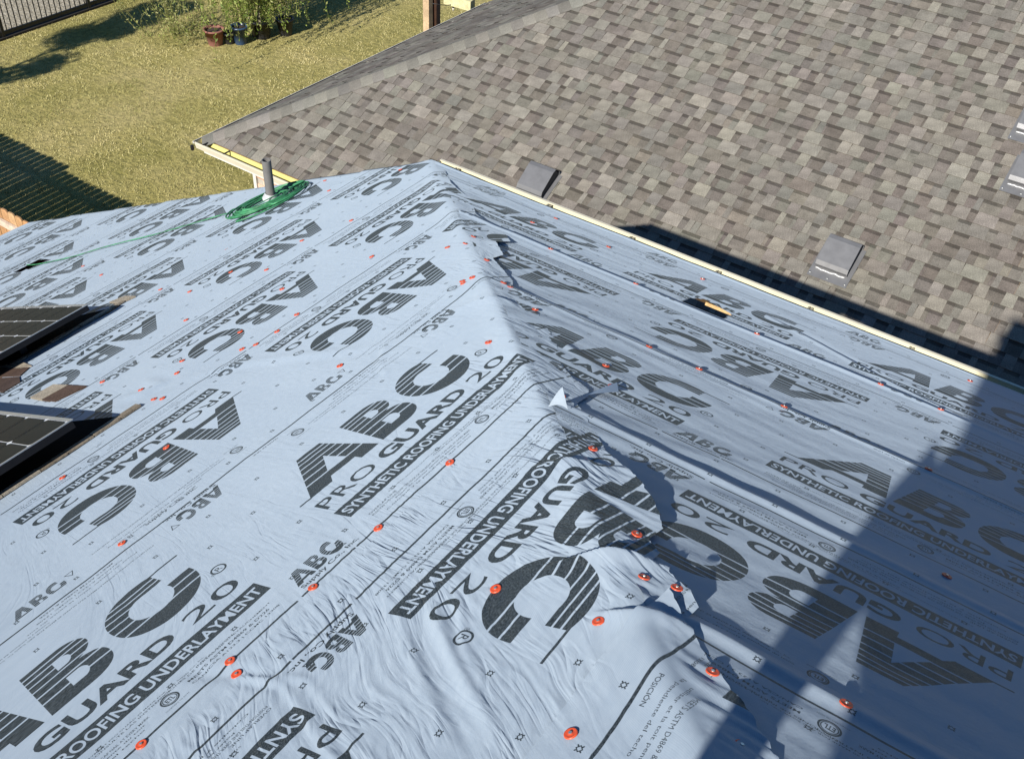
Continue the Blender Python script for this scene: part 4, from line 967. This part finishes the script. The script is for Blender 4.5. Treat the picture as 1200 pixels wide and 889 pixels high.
# ------------------------------------------------------------------ fences
t = empty('metal_fence', (-19.6, 11, 0), 'black metal picket fence at the far edge of the lawn', 'fence')
y = 8.0; first = None
while y < 17:
    if first is None:
        m = MB(); m.cbox((-.008, -.008, .07), (.008, .008, 1.45)); first = m.build('picket', M_dark, t, origin=(0, 0, 0)); base_l = Vector(first.location); q = first
    else: q = first.copy(); COL.objects.link(q); q.parent = t
    q.location = base_l + Vector((-19.6, y, 0)); y += .115
for y in (9.0, 11.0, 13.03, 15.1, 17.1): m = MB(); m.cbox((-19.64, y - .03, 0), (-19.57, y + .03, 1.55)); m.build('post', M_dark, t)
for z in (.08, 1.25, 1.40): m = MB(); m.cbox((-19.62, 7.9, z), (-19.58, 17.1, z + (.07 if z < .5 else .035))); m.build('rail', M_dark, t)
m = MB(); m.cbox((-19.66, 7.9, 0), (-19.54, 17.1, .045)); m.build('kerb', simple('dark_kerb', (.02, .016, .012), .9), t)  # dark strip along the foot of the fence

t = empty('wooden_fence', (-12, 5.7, 0), 'cedar board fence in the lower left with a pale rail and a broad striped shadow', 'fence')
x = -20.5
while x < -9.0:
    h = 1.73 if x > -14.35 else 1.82; wd = .136; h += random.uniform(-.012, .012); m = MB(); tone = jit(random.choice([(.40, .22, .10), (.44, .25, .12), (.35, .19, .09), (.47, .29, .15)]), .12)
    y = 5.74 + random.uniform(-.003, .003); k = .03
    F_ = [(x, y, 0), (x + wd, y, 0), (x + wd, y, h - k), (x + wd - k, y, h), (x + k, y, h), (x, y, h - k)]; B_ = [(a, b_ + .018, c) for a, b_, c in F_]
    m.poly(F_, 0, tone); m.poly(B_[::-1], 0, tone)
    for i in range(6): m.poly([F_[(i + 1) % 6], F_[i], B_[i], B_[(i + 1) % 6]], 0, tuple(c * .8 for c in tone))
    m.build('picket', M_wood, t, origin=(x, y, 0)); x += .1425
for z in (.25, .85, 1.48): m = MB(); m.cbox((-20.5, 5.70, z), (-9.0, 5.735, z + .09), 0, (.55, .45, .36)); m.build('rail', M_wood, t)
for x in (-19, -16.6, -14.35, -12, -9.6): m = MB(); m.cbox((x - .045, 5.61, 0), (x + .045, 5.698, 1.68), 0, (.4, .3, .2)); m.build('post', M_wood, t)

# ------------------------------------------------------------------ trees, bushes and pots
def leaf_cloud(pts, size, cols, flat=.5):
    n = len(pts); a = RNG.normal(size=(n, 3)); a /= np.linalg.norm(a, axis=1, keepdims=True); b_ = RNG.normal(size=(n, 3)); b_ -= a * (a * b_).sum(1, keepdims=True); b_ /= np.linalg.norm(b_, axis=1, keepdims=True)
    s = size * RNG.uniform(.6, 1.3, (n, 1)); V = np.stack([pts - a * s, pts + b_ * s * .35, pts + a * s, pts - b_ * s * .35], 1).reshape(-1, 3)
    ci = RNG.randint(0, len(cols), n); c = np.array(cols)[ci] * RNG.uniform(.75, 1.25, (n, 1)); return V, np.repeat(c, 4, 0), np.arange(4 * n).reshape(-1, 4)
def leaf_obj(name, V, C, F, parent):
    me = mesh_np(name, V, F); at = me.attributes.new('tone', 'FLOAT_COLOR', 'POINT'); c4 = np.ones((len(C), 4), np.float32); c4[:, :3] = C; at.data.foreach_set('color', c4.ravel())
    me.materials.append(M_leaf); o = bpy.data.objects.new(name, me); link(o, parent); o.location = -parent_world(parent); return o
# shade tree, just left of the frame: its shadow lies on the lawn
t = empty('shade_tree', (-18.1, 4.5, 0), 'leafy tree just outside the left edge that throws the dark shadow on the lawn', 'tree')
m = MB(); m.tube([(-18.1, 4.5, 0), (-18.08, 4.45, 1.2), (-18.0, 4.5, 2.6), (-18.0, 4.4, 4.6)], .09, 8, r1=.02)
cen = []
for i in range(26):
    a = random.uniform(0, 6.28); z = random.uniform(2.2, 6.3); r = random.uniform(.2, .85) * (1 - .35 * abs(z - 4.) / 2); p = (-17.9 + math.cos(a) * r * .75, 4.5 + math.sin(a) * r, z); cen.append((p, random.uniform(.25, .42)))
    m.tube([(-18.03, 4.47, z - .8), ((-18.03 + p[0]) / 2, (4.47 + p[1]) / 2, z - .3), p], .025, 6, r1=.008)
m.build('trunk', M_bark, t)
P_ = []
for p, r in cen: q = RNG.normal(size=(520, 3)); q /= np.linalg.norm(q, axis=1, keepdims=True); P_.append(np.array(p) + q * r * RNG.uniform(.3, 1.1, (520, 1)))
leaf_obj('crown', *leaf_cloud(np.concatenate(P_), .07, [(.05, .10, .02), (.07, .13, .03)]), t)
# weeping tree in the yard
bx_, by_ = -16.0, 14.3
t = empty('weeping_tree', (bx_, by_, 0), 'young weeping tree with thin drooping yellow green strands at the top of the lawn', 'tree')
m = MB(); br = []
for i in range(7):
    a = random.uniform(0, 6.28); r = random.uniform(.3, 1.2); top = Vector((bx_ + math.cos(a) * r, by_ + math.sin(a) * r, random.uniform(2.6, 3.8)))
    P0_ = Vector((bx_ + math.cos(a) * .06, by_ + math.sin(a) * .06, 0)); mid = P0_.lerp(top, .45) + Vector((random.uniform(-.1, .1), random.uniform(-.1, .1), .25)); pp = catmull([P0_, mid, top], 6); m.tube(pp, .028, 6, r1=.009); br.append(top)
m.build('trunk', simple('pale_bark', (.36, .32, .22), .8, var=.2, scale=15), t)
LP = []; st = MB()
for i in range(230):
    a = random.uniform(0, 6.28); r = abs(random.gauss(0, .62)) + .08; x = bx_ + math.cos(a) * r * 1.0; y = by_ + math.sin(a) * r; z1 = random.uniform(1.8, 3.8); z0 = .22 + abs(random.gauss(0, .5)); n = int((z1 - z0) / .035)
    sw = random.uniform(-.25, .25); sv = random.uniform(-.25, .25); P2 = []
    for k in range(n):
        f = k / max(n - 1, 1); P2.append((x + sw * f * f + .02 * math.sin(k * .3), y + sv * f * f, z1 - (z1 - z0) * f))
    LP += P2
    if len(P2) > 4: st.tube(P2[::6] + [P2[-1]], .004, 3, cap=False, col=(.22, .25, .06))
LP = np.array(LP) + RNG.normal(scale=.025, size=(len(LP), 3))
st.build('twig', M_leaf, t)
leaf_obj('foliage', *leaf_cloud(LP, .040, [(.20, .27, .045), (.28, .33, .07), (.14, .21, .035), (.36, .38, .12)]), t)
# low wispy yellow strands left of it
t = empty('wispy_shrub', (-17.0, 13.9, 0), 'sparse wispy yellow green shrub left of the weeping tree', 'shrub')
LP = []; st = MB()
for i in range(60):
    a = random.uniform(0, 6.28); r = random.uniform(0, 1.1); x = -17.25 + math.cos(a) * r; y = 13.2 + math.sin(a) * r * .9; h = random.uniform(.5, 1.5); pp = [Vector((x * .6 - 17.2 * .4, y * .6 + 13.3 * .4, 0)), Vector((x, y, h * .6)), Vector((x + random.uniform(-.3, .3), y + random.uniform(-.3, .3), h))]
    c = catmull(pp, 8); st.tube(c, .004, 3, cap=False, col=(.30, .30, .10)); LP += [tuple(q) for q in c] + [tuple(q + Vector((.01, .02, .02))) for q in c]
st.build('stem', M_leaf, t); LP = np.array(LP) + RNG.normal(scale=.03, size=(len(LP), 3)); leaf_obj('foliage', *leaf_cloud(LP, .030, [(.32, .34, .11), (.25, .30, .07), (.40, .38, .17)]), t)
def pot(x, y, r, h, mt, label, plant=None):
    o = empty('plant_pot', (x, y, 0), label, 'plant pot'); m = MB(); n = 20; V = []
    for rr, z in ((r * .68, 0), (r * .98, h), (r * 1.08, h), (r * 1.08, h * .88), (r * .90, h), (r * .86, h * .85)): V += [(x + rr * math.cos(2 * math.pi * k / n), y + rr * math.sin(2 * math.pi * k / n), z) for k in range(n)]
    F = []
    for i, j in ((0, 1), (1, 3), (3, 2), (2, 4), (4, 5)): F += [(i * n + k, i * n + (k + 1) % n, j * n + (k + 1) % n, j * n + k) for k in range(n)]
    m.mesh(V, F, 0, None, True); m.build('pot', mt, o); s_ = MB(); s_.poly([(x + r * .86 * math.cos(2 * math.pi * k / n), y + r * .86 * math.sin(2 * math.pi * k / n), h * .85) for k in range(n)]); s_.build('soil', M_soil, o)
pot(-16.32, 13.50, .20, .32, M_terra, 'reddish clay pot left of the weeping tree')
pot(-15.98, 13.86, .17, .36, M_plastic_blue, 'dark blue glazed pot under the drooping strands')
pot(-15.86, 14.35, .20, .36, M_blackpot, 'black plastic pot right of the blue one')
pot(-15.62, 14.75, .18, .34, M_blackpot, 'black plastic pot farthest right under the weeping tree')
pot(-16.15, 13.72, .13, .22, M_blackpot, 'small dark pot between the clay pot and the blue pot')

# ------------------------------------------------------------------ the photographer, standing just behind the phone; his legs and side throw the long shadow on the right slope
def skin(name, nodes, edges, mt, parent, sub=2):
    me = bpy.data.meshes.new(name); me.from_pydata([n[0] for n in nodes], edges, []); me.materials.append(mt); o = bpy.data.objects.new(name, me); link(o, parent)
    md = o.modifiers.new('skin', 'SKIN'); sk = me.skin_vertices[0].data
    for i, n in enumerate(nodes): sk[i].radius = n[1] if isinstance(n[1], tuple) else (n[1], n[1])
    sk[0].use_root = True; md.use_smooth_shade = True
    sb = o.modifiers.new('sub', 'SUBSURF'); sb.levels = sub; sb.render_levels = sub; return o
def person():
    O = Vector((.22, -.48, ZG - .42)); t = empty('person', tuple(O), 'person standing at the ridge behind the phone in a grey shirt and jeans, legs apart', 'person')
    P = lambda x, y, z: tuple(Vector((x, y, z + ZG)) - O)
    M_skin = simple('skin', (.45, .26, .18), .5); M_shirt = simple('grey_shirt', (.20, .20, .22), .9, bmp=.002); M_jean = simple('blue_jeans', (.06, .09, .16), .9, bmp=.002); M_hair = simple('dark_hair', (.03, .02, .015), .8); M_boot = simple('work_boots', (.12, .07, .04), .7)
    body = [(P(.09, -.50, -.30), (.115, .09)), (P(.16, -.50, -.20), (.135, .10)), (P(.26, -.48, .02), (.16, .11)), (P(.29, -.47, .16), (.15, .10)), (P(.29, -.46, .24), (.055, .055)), (P(.29, -.44, .31), (.065, .075)), (P(.29, -.44, .42), (.078, .095)), (P(.29, -.44, .50), (.055, .065)),
            (P(-.050, -.47, -.44), (.046, .06)), (P(-.095, -.45, -.60), (.028, .04)), (P(-.125, -.52, -1.22), (.026, .036)), (P(-.14, -.42, -1.32), (.045, .035)),
            (P(.19, -.50, -.46), (.065, .08)), (P(.185, -.46, -.72), (.055, .064)), (P(.18, -.54, -1.20), (.040, .042)), (P(.16, -.44, -1.28), (.045, .035)),
            (P(.15, -.45, .13), .055), (P(.08, -.36, -.06), .042), (P(.05, -.17, -.09), .030), (P(.045, -.10, -.06), .030),
            (P(.45, -.45, .13), .055), (P(.46, -.34, -.08), .042), (P(.27, -.16, -.05), .030), (P(.16, -.09, -.04), .030)]
    ed = [(0, 1), (1, 2), (2, 3), (3, 4), (4, 5), (5, 6), (6, 7), (0, 8), (8, 9), (9, 10), (10, 11), (0, 12), (12, 13), (13, 14), (14, 15), (3, 16), (16, 17), (17, 18), (18, 19), (3, 20), (20, 21), (21, 22), (22, 23)]
    skin('body', body, ed, M_skin, t)
    skin('shirt', [(body[i][0], tuple(r * 1.12 for r in (body[i][1] if isinstance(body[i][1], tuple) else (body[i][1],) * 2))) for i in (0, 1, 2, 3, 16, 17, 20, 21)], [(0, 1), (1, 2), (2, 3), (3, 4), (4, 5), (3, 6), (6, 7)], M_shirt, t)
    skin('jeans', [(body[i][0], tuple(r * 1.15 for r in body[i][1])) for i in (0, 8, 9, 10, 12, 13, 14)], [(0, 1), (1, 2), (2, 3), (0, 4), (4, 5), (5, 6)], M_jean, t)
    for a, b_ in ((10, 11), (14, 15)): skin('boot', [(tuple(Vector(body[a][0]) + Vector((0, 0, .02))), (.052, .052)), (tuple(Vector(body[a][0]) + Vector((0, 0, -.08))), (.05, .05)), (tuple(Vector(body[b_][0]) + Vector((0, .04, -.03))), (.05, .035))], [(0, 1), (1, 2)], M_boot, t, 1)
    skin('hair', [(P(.29, -.46, .40), (.078, .085)), (P(.29, -.46, .48), (.070, .085)), (P(.29, -.45, .53), (.04, .05))], [(0, 1), (1, 2)], M_hair, t)
    for sx, hx in ((1, .045), (-1, .145)):
        for k in range(4): skin('finger', [(P(hx, -.09, -.055 + .018 * k), (.009, .009)), (P(hx + sx * .012, -.055, -.052 + .018 * k), (.0085, .0085)), (P(hx + sx * .03, -.045, -.05 + .018 * k), (.0075, .0075))], [(0, 1), (1, 2)], M_skin, t, 1)
        skin('thumb', [(P(hx, -.10, -.01), (.011, .011)), (P(hx + sx * .01, -.085, .012), (.010, .010)), (P(hx + sx * .025, -.07, .018), (.009, .009))], [(0, 1), (1, 2)], M_skin, t, 1)
    for sx in (-1, 1):
        e = MB(); e.tube([P(.29 + sx * .03, -.353, .435), P(.29 + sx * .03, -.349, .435)], .012, 8); o = e.build('eye', M_dark, None); o.parent = t
    e = MB(); e.tube([P(.29, -.36, .43), P(.29, -.325, .395)], .010, 8, r1=.014); o = e.build('nose', M_skin, None); o.parent = t
    ph = MB(); ph.cbox((-.01, -.052, ZG - .065), (.145, -.044, ZG + .010)); ph.build('phone', M_dark, None, origin=(.07, -.05, ZG - .03)); bpy.data.objects['phone']['label'] = 'black phone held in both hands'; bpy.data.objects['phone']['category'] = 'phone'
person()
